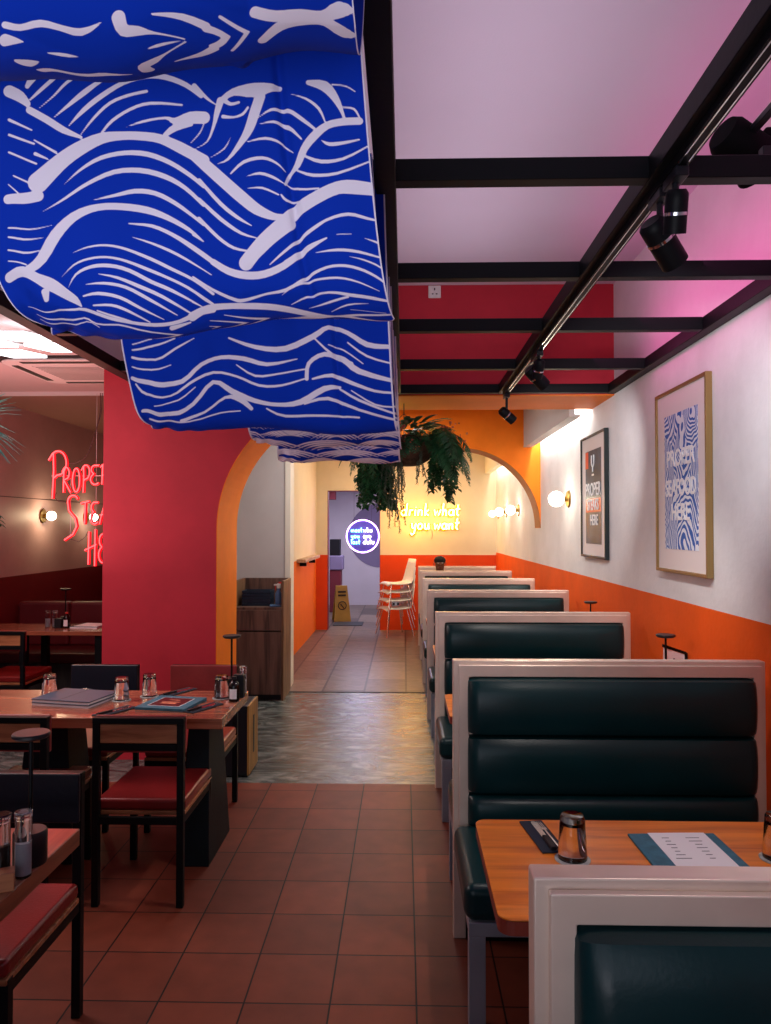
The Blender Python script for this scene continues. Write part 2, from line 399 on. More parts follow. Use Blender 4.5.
def plank_floor():
    m = bpy.data.materials.new('stone_slabs'); m.use_nodes = True
    N, L = nt(m); b = N['Principled BSDF']
    g = N.new('ShaderNodeNewGeometry')
    mp = N.new('ShaderNodeMapping'); mp.inputs['Rotation'].default_value = (0, 0, R(90)); mp.inputs['Location'].default_value = (12, 12.16, 0)
    L.new(g.outputs['Position'], mp.inputs[0])
    br = N.new('ShaderNodeTexBrick'); br.offset = .5; br.inputs['Scale'].default_value = 1
    br.inputs['Brick Width'].default_value = 1.1; br.inputs['Row Height'].default_value = .42; br.inputs['Mortar Size'].default_value = .011
    br.inputs['Color1'].default_value = (.22, .165, .13, 1); br.inputs['Color2'].default_value = (.09, .065, .055, 1); br.inputs['Mortar'].default_value = (.02, .018, .018, 1)
    L.new(mp.outputs[0], br.inputs['Vector'])
    n = N.new('ShaderNodeTexNoise'); n.inputs['Scale'].default_value = 7; n.inputs['Detail'].default_value = 10; n.inputs['Distortion'].default_value = 1
    L.new(g.outputs['Position'], n.inputs['Vector'])
    mr = N.new('ShaderNodeMapRange'); mr.inputs['To Min'].default_value = .45; mr.inputs['To Max'].default_value = 1.5
    L.new(n.outputs['Fac'], mr.inputs['Value'])
    vm = N.new('ShaderNodeVectorMath'); vm.operation = 'SCALE'
    L.new(br.outputs['Color'], vm.inputs[0]); L.new(mr.outputs[0], vm.inputs['Scale']); L.new(vm.outputs[0], b.inputs['Base Color'])
    b.inputs['Roughness'].default_value = .38; b.inputs['Specular IOR Level'].default_value = .35
    bp = N.new('ShaderNodeBump'); bp.inputs['Strength'].default_value = .5; bp.inputs['Distance'].default_value = .012
    L.new(n.outputs['Fac'], bp.inputs['Height']); L.new(bp.outputs[0], b.inputs['Normal'])
    return m
struct('floor', MB().box(-4.1, WX, -2.5, 4.84, -.1, 0), tile_floor())
struct('floor_slate', MB().box(-4.1, WX, 4.84, 7.50, -.1, 0), slate_floor())
struct('floor_stone', MB().box(-4.1, WX, 7.53, 16.2, -.1, 0), plank_floor())
struct('trim_1', MB().box(-1.17, .2, 7.50, 7.53, -.1, .004), 'black_metal')
# ---- walls
struct('wall_right', MB().box(WX, WX + .15, -2.5, FW + .2, 0, 2.66), 'white_wall')
struct('wall_right_upper', MB().box(WX, WX + .15, -2.5, FW + .2, 2.66, 3.5), 'pink_wall')
struct('ceiling', MB().box(-1.80, WX + .15, -2.5, RW0, 3.364, 3.46), 'ceiling')
struct('ceiling_side', MB().box(-4.1, -1.86, -2.5, 6.75, 2.88, 2.98), 'ceiling_side')
struct('wall_bulkhead', MB().box(-1.86, -1.80, -2.5, RW0, 2.66, 3.46), 'pink_wall')
# red wall with the rounded opening: left spring, flat head running to the right wall
oz = 2.58; orr = oz - EYE; ocx = -1.332 + orr
inner = [(-1.332, 0)] + [(ocx + orr * math.cos(R(a)), EYE + orr * math.sin(R(a))) for a in np.linspace(180, 90, 25)] + [(WX, oz)]
outer = [(WX, 3.364), (-2.148, 3.364), (-2.148, 0)]
struct('wall_red', MB().prism(inner + outer, XZ, RW0, RW1), 'red_wall')
# orange painted lining of that opening
inner2 = [(x + (.004 if i < 26 else 0), z - (.004 if i > 12 else 0)) for i, (x, z) in enumerate(inner)]
lin = MB()
for (a, b2) in zip(inner, inner[1:]):
    ax, az = a; bx, bz = b2
    n = Vector((bz - az, 0, -(bx - ax))).normalized() * .006
    A = [(ax, RW0 - .002, az), (ax, RW1 + .002, az), (bx, RW1 + .002, bz), (bx, RW0 - .002, bz)]
    lin.hexa([(p[0] + n.x, p[1], p[2] + n.z) for p in A], [(p[0], p[1], p[2]) for p in A])
struct('trim_2', lin, 'orange')
# hall behind it
struct('ceiling_hall', MB().box(-2.5, WX, RW1, FW, 2.95, 3.05), 'ceiling_warm')
oa = [(-1.45, 2.95), (-1.45, 2.51), (.616, 2.51)] + [(.616 + .864 * math.cos(R(a)), EYE + .87 * math.sin(R(a))) for a in np.linspace(88, 0, 26)] + [(WX, 2.95)]
struct('wall_arch', MB().prism(oa, XZ, 8.16, 8.50), 'orange')
un = MB()
uc = [(.616 + .864 * math.cos(R(a)), EYE + .87 * math.sin(R(a))) for a in np.linspace(90, 0, 26)]
for (ax, az), (bx, bz) in zip([(-1.45, 2.51)] + uc, uc):
    if abs(ax - bx) + abs(az - bz) < 1e-6: continue
    n = Vector((bz - az, 0, -(bx - ax))).normalized() * .005
    A = [(ax, 8.16, az), (ax, 8.50, az), (bx, 8.50, bz), (bx, 8.16, bz)]
    un.hexa([(p[0] + n.x, p[1], p[2] + n.z) for p in A], A)
M['arch_under'] = two_tone('arch_underside_brown', (.40, .12, .03), (.40, .12, .03), 0, .6, .06, .08)  # underside in a darker brown than the arch face
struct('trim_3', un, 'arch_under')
# light coves along the right wall (a boxed-down bulkhead with a slot to the wall)
struct('trim_4', MB().box(1.30, 1.345, RW1, 8.16, 2.535, 2.95).box(1.298, 1.39, RW1, 8.16, 2.515, 2.535), 'grey_wall')
struct('trim_5', MB().box(1.30, 1.345, 8.50, FW, 2.535, 2.95).box(1.298, 1.39, 8.50, FW, 2.515, 2.535), 'cream')
# far wall with the corridor opening
fd0, fd1, fdz = -1.235, -.385, 2.245
fw = MB().prism([(-1.5, 0), (fd0, 0), (fd0, fdz), (fd1, fdz), (fd1, 0), (WX, 0), (WX, 2.95), (-1.5, 2.95)], XZ, FW, FW + .2)
struct('wall_far', fw, 'far_wall')
jb = MB().box(fd0, fd0 + .006, FW - .002, FW + .2, 0, fdz).box(fd1 - .006, fd1, FW - .002, FW + .2, 0, fdz).box(fd0, fd1, FW - .002, FW + .2, fdz - .006, fdz)
M['jamb'] = mat('jamb_maroon', (.17, .02, .035), .6)
struct('trim_6', jb, 'jamb')
struct('wall_left_hall', MB().box(-1.57, -1.42, 7.9, FW, 0, 2.95), 'left_hall_wall')
struct('wall_pier', MB().box(-1.225, -1.17, 7.70, 7.95, 0, 2.95), 'cream')
struct('wall_back_nook', MB().box(-2.3, -1.225, 7.71, 7.95, 0, 2.95), 'grey_wall')
struct('wall_nook_side', MB().box(-2.154, -2.148, RW1, 7.71, 0, 2.95), 'grey_wall')
# corridor
struct('wall_corridor_end', MB().box(-2.3, .3, 16.0, 16.15, 0, 2.6), 'corridor_wall')
struct('wall_corridor_left', MB().box(-2.3, -2.15, FW + .2, 16.0, 0, 2.6), 'corridor_wall')
struct('wall_corridor_right', MB().box(.20, .35, FW + .2, 16.0, 0, 2.6), 'corridor_wall')
struct('ceiling_corridor', MB().box(-2.3, .3, FW + .2, 16.0, 2.50, 2.6), 'corridor_wall')
# big mauve disc painted on the end wall
dc = [(-.15, z) if False else (-.50 + .68 * math.cos(R(a)), 1.48 + .68 * math.sin(R(a))) for a in np.linspace(0, 354, 60)]
struct('trim_7', MB().prism(dc, XZ, 15.992, 16.0), 'mauve')
struct('trim_8', MB().box(-2.1, -1.35, 14.6, 14.9, 2.20, 2.42), 'jamb')
# side room on the left
struct('wall_left', MB().box(-4.05, -3.9, -2.5, 9.9, 0, 3.0), 'side_wall')
struct('trim_9', MB().box(-3.90, -3.897, 0, 9.75, 1.945, 1.952), 'cable')
struct('wall_side_far', MB().box(-3.9, -2.16, 9.75, 9.9, 0, 3.0), 'side_wall')
struct('ceiling_side_far', MB().box(-3.9, -2.3, 6.75, 9.75, 2.86, 2.95), 'ceiling_red')
struct('trim_10', MB().box(-3.9, -2.155, 6.72, 6.75, 2.845, 2.88), 'white_trim')
struct('wall_side_partition', MB().box(-2.3, -2.155, RW1, 9.75, 0, 2.88), 'red_wall')

# ---- black metal grid under the ceiling
GZ0, GZ1 = 2.58, 2.645
beams_y = [.45, 1.245, 2.04, 2.84, 3.60, 4.46, 5.245]
gr = thing('ceiling_grid', 'black metal beam grid hanging below the pale ceiling across the room', 'metal grid', (0, 3.0, GZ0))
def at(o, mb_o):
    mb_o.parent = o; mb_o.location = -Vector(o.location); return mb_o
for k, yb in enumerate(beams_y):
    at(gr, MB().box(-1.70, 1.42, yb - .025, yb + .025, GZ0 + .002, GZ1 - .002).build('cross_beam', 'black_metal', bevel=.003, seg=1))
for (a, b2) in ((-1.775, -1.70), (-.078, -.022), (.66, .725), (1.42, 1.478)):
    at(gr, MB().box(a, b2, -.6, 5.275, GZ0, GZ1 + (.0 if a != -.078 else 0)).build('long_beam', 'black_metal', bevel=.003, seg=1))
for (a, yy) in ((-.05, .9), (-.05, 3.2), (-1.735, .9), (-1.735, 3.2)):
    at(gr, MB().cyl((a, yy, GZ1 - .003), (a, yy, 3.364 if a > -1 else 2.662), .006, 8).build('hanger_rod', 'black_metal'))
# lighting track under the third long beam
tr = thing('lighting_track', 'black lighting track with two pale conductor lines under the ceiling beam', 'light track', (.70, 3.0, GZ0))
at(tr, MB().box(.685, .72, 0.2, 5.2, GZ0 - .022, GZ0).build('track_rail', 'black_metal'))
for dx in (.690, .711):
    at(tr, MB().box(dx, dx + .0035, 0.2, 5.2, GZ0 - .0235, GZ0 - .0215).build('conductor', 'chrome'))

# ---- spotlights
def spotlight(loc, aim, label, big=1.0, drop=.07):
    """loc = point on the track the fitting hangs from"""
    t = thing('track_spotlight', label, 'spotlight', loc, 0, 'track spotlights')
    MB().box(-.017, .017, -.05, .05, -.026, 0).build('adapter', 'black_plastic', t, bevel=.003)
    MB().cyl((0, 0, -.02), (0, 0, -drop - .02), .009, 10).build('stem', 'black_plastic', t, smooth=True)
    d = Vector(aim).normalized()
    q = d.to_track_quat('-Z', 'Y').to_matrix().to_4x4()
    Lh, rr = .135 * big, .036 * big
    head = MB().lathe([(0, .055), (rr * .75, .055), (rr * .98, .045), (rr, .03), (rr, -Lh + .055), (rr * .93, -Lh + .055), (rr * .9, -Lh + .07), (0, -Lh + .07)], (0, 0, 0), 28, q)
    h = head.build('lamp_head', 'black_metal', t, smooth=True, loc=(0, 0, -drop - .02 - .03))
    MB().lathe([(0, -Lh + .0715), (rr * .86, -Lh + .0715), (rr * .86, -Lh + .068), (0, -Lh + .068)], (0, 0, 0), 24, q).build('lens', 'lens', h)
    MB().lathe([(rr * 1.0, .0), (rr * 1.05, 0), (rr * 1.05, -.008), (rr, -.008)], (0, 0, 0), 24, q).build('ring', 'chrome', h, smooth=True)
    return t
spotlight((.703, 2.06, GZ0 - .024), (.62, .42, -.66), 'black cylindrical track spotlight nearest the front, hanging over the booths', 1.05)
s2 = spotlight((.703, 1.94, GZ0 - .024), (.05, .35, -.9), 'black track spotlight half hidden just behind the nearest one', .8, .05)
spotlight((.703, 4.02, GZ0 - .024), (.68, .35, -.6), 'black track spotlight in front of the dark red upper wall', 1.0, .05)
spotlight((.703, 3.92, GZ0 - .024), (-.1, .5, -.8), 'black track spotlight paired behind the one before the dark red wall', .75, .04)
spotlight((.703, 5.14, GZ0 - .024), (.75, .3, -.6), 'black track spotlight at the far end of the track by the orange soffit', .9, .09)
t = thing('flood_spotlight', 'large black flood spotlight clamped above the first cross beam by the pink wall', 'spotlight', (1.04, 2.10, GZ1))
MB().box(-.05, .05, -.03, -.0, -.0, .05).box(-.012, .012, -.02, .0, .05, .19).box(-.012, .012, -.01, .17, .17, .19).build('clamp', 'black_plastic', t, bevel=.003)
q = Vector((.5, .2, -.25)).to_track_quat('-Z', 'Y').to_matrix().to_4x4()
MB().lathe([(0, .09), (.05, .09), (.062, .07), (.068, -.03), (.085, -.075), (.078, -.08), (.06, -.06), (0, -.06)], (0, .20, .155), 28, q).build('lamp_head', 'black_matte', t, smooth=True)
MB().box(.055, .12, .17, .23, .115, .21).build('driver_box', 'black_matte', t, bevel=.006)
# socket on the dark red upper wall
t = thing('wall_socket', 'white square socket plate on the dark red upper wall', 'socket', (.218, RW0, 3.315))
MB().box(-.045, .045, -.012, 0, -.045, .045).build('plate', 'white_plastic', t, bevel=.006)
for (a_, b_, c_, d_) in ((-.004, .004, .01, .026), (-.02, -.008, -.02, -.013), (.008, .02, -.02, -.013)):
    MB().box(a_, b_, -.0145, -.0122, c_, d_).build('pin_slot', 'ac_dark', t)

# ================================================================ WAVE FABRIC
# print drawn on flat design sheets; each stroke is a run of (x, y, width)
SH = {'A': (0, 60, 3.855), 'B': (190, 60, 3.671), 'C': (0, 200, 3.671), 'D': (190, 220, 3.671), 'E': (0, 0, 3.855), 'F': (180, 0, 3.505), 'G': (110, 320, 2.57)}
ST1 = [
('A', (118,445,84),(200,372,70),(280,318,60),(370,272,46),(450,260,36),(520,262,36),(600,275,38),(680,310,46),(771,358,46)),
('B', (0,322,42),(60,375,46),(120,430,46),(180,485,46),(240,535,42),(300,562,30),(335,562,20)),
('A', (225,455,4),(290,400,12),(370,350,18),(460,328,20),(550,335,22),(640,370,20),(720,420,18),(771,462,16)),
('B', (20,415,14),(100,505,16),(165,560,14),(220,595,5)),
('A', (135,562,4),(230,510,12),(320,455,16),(420,405,20),(520,398,22),(620,425,22),(700,470,18),(771,535,16)),
('B', (20,488,14),(100,562,16),(180,620,12),(243,643,5)),
('A', (340,522,4),(420,500,14),(500,480,20),(580,490,20),(660,530,18),(730,580,14),(771,612,14)),
('B', (20,560,14),(90,630,14),(150,672,12),(215,690,8)),
('C', (75,250,30),(130,200,42),(180,110,46),(250,45,38),(340,10,28),(430,3,28),(520,15,28),(600,45,22),(680,90,16),(735,133,5)),
('C', (205,270,3),(250,225,8),(310,205,10),(380,198,10),(450,210,12),(530,240,14),(600,270,12),(680,310,12),(771,370,12)),
('C', (250,178,4),(310,160,8),(380,153,10),(450,165,12),(540,200,14),(620,240,14),(700,280,12),(771,330,12)),
('C', (230,310,3),(260,260,10),(320,235,14),(390,230,16),(460,245,16),(540,285,16),(620,320,14),(740,385,5)),
('C', (350,262,4),(420,275,12),(500,305,16),(580,340,14),(690,405,8)),
('C', (300,300,4),(370,297,12),(450,310,14),(530,350,14),(640,412,5)),
('C', (290,343,8),(350,335,14),(430,350,14),(500,385,12),(590,428,4)),
('C', (330,380,8),(400,380,12),(460,400,12),(540,440,6)),
('C', (345,400,8),(420,425,10),(480,442,6)),
('C', (455,66,6),(540,75,14),(620,110,16),(700,160,20),(771,210,20)),
('D', (73,136,25),(130,170,28),(200,190,30),(270,190,30),(340,160,28),(420,100,24),(500,60,8)),
('C', (470,118,4),(540,140,10),(640,185,12),(765,258,4)),
('C', (0,85,8),(80,90,8),(165,73,4)), ('C', (0,120,8),(60,130,10),(135,120,4)), ('C', (0,170,8),(60,182,10),(120,170,6)), ('C', (0,212,6),(70,228,8)),
('C', (0,272,40),(60,258,44),(110,275,40),(160,300,50),(210,330,44),(255,355,30),(280,380,8)), ('C', (145,330,30),(150,362,20)),
('C', (75,400,4),(180,410,8),(270,390,12),(340,410,14),(400,430,14),(470,445,14),(560,450,16),(650,435,16),(720,405,24),(771,390,26)),
('D', (0,345,36),(60,312,28),(140,300,24),(240,305,24),(340,320,24),(440,340,20),(530,355,12),(620,350,10),(735,340,8)),
('C', (110,430,4),(220,445,10),(290,425,8),(340,450,8),(430,455,8),(550,480,8),(771,490,6)),
('D', (0,410,10),(100,420,8),(240,420,6),(380,390,8),(520,360,8)),
('C', (120,450,4),(230,465,8),(300,440,6),(350,465,5)), ('C', (620,460,20),(690,440,8)),
('D', (115,335,4),(200,345,8),(300,355,8),(415,372,3)), ('D', (65,360,4),(180,362,8),(280,375,6),(360,388,3)), ('D', (65,382,4),(160,385,7),(300,400,4)),
('B', (700,462,46),(600,455,55),(540,460,50),(470,490,50),(400,530,50),(340,580,45),(270,650,55),(200,730,60)),
('D', (350,0,66),(290,50,62),(230,110,56),(200,145,30)),
('B', (300,734,6),(370,670,12),(430,620,10),(500,580,12),(580,558,14),(650,570,12),(715,582,6)),
('B', (350,734,20),(420,690,20),(500,648,6)), ('B', (538,635,5),(592,632,5)), ('B', (640,645,3),(690,660,10),(735,685,4)),
('B', (460,700,4),(540,693,12),(620,698,12),(700,715,8)), ('D', (585,130,3),(640,140,8),(700,165,8),(740,215,6)),
('D', (290,155,6),(350,100,12),(420,45,12),(490,0,8)),
('D', (0,145,4),(65,185,4)),
('D', (0,195,8),(70,240,12),(150,275,14),(190,280,14),(270,265,10),(350,250,14),(430,200,14),(500,170,12),(570,165,12),(640,180,12),(700,210,10),(740,245,5)),
('D', (335,270,3),(380,235,10),(450,215,10),(540,210,10),(620,225,8),(695,253,4)),
('D', (370,305,4),(430,275,10),(510,263,10),(590,275,14),(660,280,14),(730,290,10)),
('D', (435,318,3),(510,300,10),(580,282,10)), ('D', (520,335,4),(580,312,8),(655,303,3)), ('D', (590,330,3),(720,335,3)),
('D', (0,250,6),(50,285,8),(90,305,5)), ('D', (0,290,8),(40,310,5)), ('D', (0,35,12),(35,60,5)),
('B', (620,205,30),(560,210,30),(500,225,30),(450,265,35),(415,310,30),(390,370,25),(360,400,15),(345,440,10)),
('B', (480,280,4),(510,295,16),(560,290,14),(620,275,8)), ('B', (415,335,10),(480,360,16),(560,350,12),(650,300,8)),
('B', (390,390,8),(450,410,14),(540,405,12),(660,355,8)), ('B', (350,440,6),(400,460,10),(470,460,8)), ('B', (330,480,8),(350,500,12),(400,505,6)),
('B', (360,100,3),(420,120,10),(470,160,12),(495,215,6)), ('B', (245,190,4),(290,160,12),(350,160,16),(410,200,16),(465,245,10)),
('B', (245,215,4),(300,205,12),(350,220,16),(405,272,8)), ('B', (205,280,6),(270,268,12),(330,285,10),(375,322,4)),
('B', (140,395,8),(190,355,14),(260,342,14),(310,360,10),(345,390,5)), ('B', (200,410,4),(250,400,12),(300,415,12),(345,440,4)),
('B', (205,455,4),(260,455,10),(320,480,8)),
('B', (430,60,20),(490,75,40),(530,120,30),(555,170,15),(565,200,12)), ('B', (520,70,8),(570,75,8),(605,95,6)), ('B', (560,155,8),(600,160,10),(620,190,8)),
('B', (100,120,20),(150,90,30),(230,85,56),(320,70,20)), ('B', (250,110,40),(230,170,40),(210,230,36),(180,280,25),(130,340,12),(90,355,5)),
('B', (100,120,30),(85,170,22),(75,210,14),(50,270,8),(0,300,4)), ('B', (110,180,16),(150,185,10),(185,175,12),(205,150,10)), ('B', (115,120,20),(140,135,14),(170,130,12)),
('B', (140,258,3),(115,300,8),(60,332,4)), ('B', (0,60,20),(50,110,12),(85,135,5)),
('A', (75,120,8),(120,80,16),(180,30,18),(220,0,14)), ('A', (120,148,6),(180,100,10),(230,50,14),(300,5,14)),
('A', (180,188,6),(240,140,16),(300,90,24),(360,45,16),(430,15,6)),
('A', (240,225,6),(300,160,20),(370,100,22),(450,50,20),(540,25,22),(620,30,24),(700,60,22),(760,105,18)),
('A', (290,258,6),(340,190,12),(400,130,14),(470,100,14),(545,85,14)), ('A', (370,250,10),(410,200,14),(480,155,14),(560,133,14),(685,140,10)),
('A', (465,225,4),(530,205,12),(620,192,12),(660,205,30),(720,190,50),(771,190,50)), ('A', (620,260,20),(660,230,30),(720,215,20)),
('A', (720,290,6),(755,250,8),(771,215,6)),
('A', (80,155,30),(150,195,30),(220,240,28),(290,270,14)), ('A', (70,60,20),(90,30,30),(130,0,20)), ('A', (100,275,8),(190,328,12)), ('A', (105,330,16),(155,352,8)),
('A', (0,80,50),(40,100,46),(72,130,26)), ('A', (0,195,14),(90,235,8)), ('A', (0,255,12),(100,290,10)), ('A', (0,325,10),(110,370,10)),
('A', (20,420,8),(115,460,10)), ('A', (0,515,40),(60,510,46),(118,498,46)), ('A', (0,455,6),(40,490,8))]
ST0 = [
('E', (0,70,30),(60,80,30),(130,50,35),(200,55,30),(270,60,35),(350,12,6)), ('E', (0,130,50),(40,135,30),(75,140,5)),
('E', (165,180,6),(230,185,35),(330,190,20),(400,200,8),(480,190,40),(560,160,70),(640,140,60),(720,135,60),(771,140,50)),
('E', (420,0,60),(440,50,50),(500,60,40),(570,75,12),(690,100,8)), ('E', (560,0,10),(680,10,30),(771,40,36)),
('F', (120,0,14),(230,70,16),(330,115,14),(430,150,12),(520,150,10),(570,120,6)),
('F', (70,45,30),(120,60,25),(220,120,20),(330,165,16),(450,190,14),(540,185,10),(580,150,5)),
('F', (0,110,30),(100,140,35),(220,180,30),(330,215,16),(440,240,14),(520,235,10),(580,190,5)),
('F', (120,205,6),(250,225,10),(370,245,8),(500,252,8)), ('F', (100,250,12),(250,255,18),(400,265,6)),
('F', (250,0,40),(330,35,40),(420,45,40),(500,50,40),(560,20,60),(600,20,20)), ('F', (400,85,8),(500,75,10),(600,75,8))]
ST2 = [
('G', (300,40,6),(370,65,12),(450,70,16),(520,40,16),(560,15,12),(610,30,12),(660,60,15),(715,65,12)),
('G', (50,95,8),(110,100,7),(160,70,7),(210,42,4)), ('G', (50,75,6),(100,65,7),(160,42,5)), ('G', (50,60,5),(100,45,5)),
('G', (50,150,11),(110,165,15),(180,155,13),(230,110,11),(280,90,11),(340,95,13),(400,110,11),(480,98,4)),
('G', (320,110,4),(370,140,7),(430,135,6),(500,125,5)),
('G', (60,165,6),(90,195,8),(150,195,6),(200,160,8),(260,130,8),(320,140,7),(380,165,8),(440,165,7),(500,150,5)),
('G', (80,240,11),(150,245,13),(210,215,11),(260,155,11),(310,180,16),(370,205,13),(430,215,11),(490,210,16),(550,175,16),(590,170,8)),
('G', (180,260,11),(240,235,7),(290,195,8),(330,200,16),(360,225,11)), ('G', (100,265,7),(200,262,5),(280,235,5),(330,230,4)),
('G', (505,150,11),(510,110,11),(550,85,13),(600,100,16),(640,130,16),(735,155,10)), ('G', (525,45,5),(570,85,8),(620,110,11)),
('G', (520,150,6),(570,140,11),(620,160,11),(680,180,8),(735,185,7)), ('G', (590,175,6),(640,205,8),(735,240,6)),
('G', (500,215,6),(560,200,10),(640,230,8),(735,255,7)), ('G', (400,225,5),(450,245,8),(560,245,7),(640,250,6)),
('G', (610,55,5),(660,90,7),(730,110,5)), ('G', (50,120,5),(100,128,6),(150,112,4)), ('G', (110,225,4),(170,205,5),(215,170,4)),
('G', (560,60,4),(600,75,5),(650,110,4)), ('G', (620,180,4),(680,215,6),(735,222,5))]
def wave_rows(x0, x1, y0, y1, seed):
    rnd = random.Random(seed); out = []
    y = y0 - 12
    while y < y1 + 10:
        x = x0 - rnd.uniform(0, 120)
        while x < x1:
            wd = rnd.uniform(130, 220); h = rnd.uniform(14, 24)
            for j in range(4):
                f = 1 - j * .2
                pts = [(x + wd * .5 + (q - .5) * wd * f, y + h * (1 - f) + h * f * (2 * q - 1) ** 2 * 1.0, 5 if 0 < q < 1 else 2) for q in (0, .2, .4, .6, .8, 1)]
                out.append(('G', *pts))
            x += wd * .8
        y += rnd.uniform(20, 26)
    return out
ST3 = wave_rows(340, 770, 250, 310, 3); ST4 = wave_rows(400, 770, 305, 365, 9)
def sdf(px, py, strokes):
    d = np.full(px.shape, 50.0, np.float32)
    for st in strokes:
        ox, oy, sc = SH[st[0]]
        P = [(ox + a / sc, oy + b2 / sc, wdt / sc / 2 - .25) for a, b2, wdt in st[1:]]
        # smooth the run with a Catmull-Rom pass
        Q = []
        n = len(P)
        for i in range(n - 1):
            p0, p1, p2, p3 = P[max(i-1, 0)], P[i], P[i+1], P[min(i+2, n-1)]
            for u in (0, .34, .67):
                Q.append(tuple(.5 * ((2*p1[k]) + (-p0[k]+p2[k])*u + (2*p0[k]-5*p1[k]+4*p2[k]-p3[k])*u*u + (-p0[k]+3*p1[k]-3*p2[k]+p3[k])*u**3) for k in range(3)))
        Q.append(P[-1])
        xs = [q_[0] for q_ in Q]; ys = [q_[1] for q_ in Q]; wm = max(q_[2] for q_ in Q) + 3
        idx = np.nonzero((px > min(xs)-wm) & (px < max(xs)+wm) & (py > min(ys)-wm) & (py < max(ys)+wm))[0]
        if len(idx) == 0: continue
        X, Y = px[idx], py[idx]; dd = np.full(X.shape, 50.0, np.float32)
        for (ax, ay, aw), (bx, by, bw) in zip(Q, Q[1:]):
            vx, vy = bx-ax, by-ay; L2 = vx*vx+vy*vy+1e-9
            t_ = np.clip(((X-ax)*vx+(Y-ay)*vy)/L2, 0, 1)
            dd = np.minimum(dd, np.hypot(X-ax-t_*vx, Y-ay-t_*vy) - (aw+(bw-aw)*t_))
        d[idx] = np.minimum(d[idx], dd)
    return d
def fabric():
    m = bpy.data.materials.new('wave_print_cloth'); m.use_nodes = True
    N, L = nt(m); b = N['Principled BSDF']; b.inputs['Roughness'].default_value = .8; b.inputs['Specular IOR Level'].default_value = .08
    at_ = N.new('ShaderNodeAttribute'); at_.attribute_name = 'print'
    mr = N.new('ShaderNodeMapRange'); mr.inputs['From Min'].default_value = -.35; mr.inputs['From Max'].default_value = .35
    L.new(at_.outputs['Fac'], mr.inputs['Value'])
    mx = N.new('ShaderNodeMix'); mx.data_type = 'RGBA'
    mx.inputs['A'].default_value = (.86, .80, .95, 1); mx.inputs['B'].default_value = (.003, .034, .46, 1)
    L.new(mr.outputs[0], mx.inputs['Factor']); L.new(mx.outputs['Result'], b.inputs['Base Color'])
    # swags: support before, support after, low point height (left, right), x left, x right (top, bottom), strokes, resolution
    sw = [(.45, 1.245, (.54, .57), (-.84, -.80), (-.06, -.055), ST0, 420, 420),
          (1.245, 2.04, (.415, .475), (-.85, -.79), (-.085, -.02), ST1, 440, 760),
          (2.04, 2.84, (.322, .315), (-.85, -.83), (-.055, -.02), ST2, 340, 600),
          (2.84, 3.60, (.47, .47), (-.84, -.82), (-.05, -.02), ST2, 120, 60),
          (3.60, 4.46, (.435, .435), (-.82, -.80), (-.04, -.01), ST3, 180, 160),
          (4.46, 5.245, (.427, .427), (-.80, -.82), (-.04, -.02), ST4, 180, 160)]
    V = []; F = []; PR = []
    TOP = GZ1 - EYE + .008
    for k, (y0, y1, low, xl, xr, strokes, nu, nv) in enumerate(sw):
        a = y0 + (.034 if k else .034); b_ = y1 - .034
        tt = np.linspace(0, 1, nv)
        # plateaus over the beams at both ends
        u = np.linspace(0, 1, nu)
        U, T = np.meshgrid(u, tt)
        half = 1 - np.abs(2 * T - 1)           # 0 at supports, 1 at the bottom
        lowz = low[0] + (low[1] - low[0]) * U + .012 * np.sin(U * 9 + k * 2) 
        shape = np.power(1 - half, 2.1)
        Z = lowz + (TOP - lowz) * shape
        Y = a + (b_ - a) * T
        Xl = xl[0] + (xl[1] - xl[0]) * np.power(half, 3) ; Xr = xr[0] + (xr[1] - xr[0]) * half
        X = Xl + (Xr - Xl) * U
        Yd, Zd, Xd = a + (b_ - a) * T, Z.copy(), X.copy()
        # mirrored design coordinates so that the far half carries the print on
        Tm = np.minimum(T, 1 - T); Ym = a + (b_ - a) * Tm
        px = 404 + 750 * X / Ym; py = 528 - 750 * Z / Ym
        # soft folds
        rp = (.006 * np.sin(U * 31 + T * 3 + k) + .010 * np.sin(U * 11 + k * 1.7)) * half
        Y = Y + rp
        crease = np.exp(-((U - .80) / .012) ** 2) * .010 * (half < .8)
        Y = Y + crease
        # gathered ripples at the lower corners
        g1 = np.exp(-(U / .16) ** 2) * half ** 2
        Z = Z + g1 * (.006 * np.sin(U * 70 + T * 30)) + g1 * .02
        Y = Y + g1 * .005 * np.sin(U * 55 - T * 40)
        pr = sdf(px.ravel().astype(np.float32), py.ravel().astype(np.float32), strokes)
        edge = np.minimum(U, 1 - U).ravel() * .85 * 750 / Ym.ravel() - 1.6
        pr = np.minimum(pr, edge)
        base = len(V) and sum(len(v) for v in V)
        V.append(np.stack([X.ravel(), Y.ravel(), Z.ravel() + EYE], 1)); PR.append(pr)
        i = np.arange(nv - 1)[:, None] * nu + np.arange(nu - 1)[None, :]
        i = i.ravel() + base
        F.append(np.stack([i, i + 1, i + nu + 1, i + nu], 1))
        # strip that lies over the beam behind this swag
        base2 = sum(len(v) for v in V)
        Xs = np.linspace(-.85, -.05, 40)
        Xa = X[-1, 0] + (X[-1, -1] - X[-1, 0]) * np.linspace(0, 1, 40)
        ya, yb = b_, y1 + .034
        V.append(np.concatenate([np.stack([Xa, np.full(40, ya), np.full(40, TOP + EYE)], 1), np.stack([Xa, np.full(40, yb), np.full(40, TOP + EYE)], 1)]))
        PR.append(np.tile(np.sin(np.arange(40) * 1.3) * 2, 2))
        j = np.arange(39) + base2
        F.append(np.stack([j, j + 1, j + 41, j + 40], 1))
    V = np.concatenate(V).astype(np.float32); F = np.concatenate(F).astype(np.int32); PR = np.concatenate(PR).astype(np.float32)
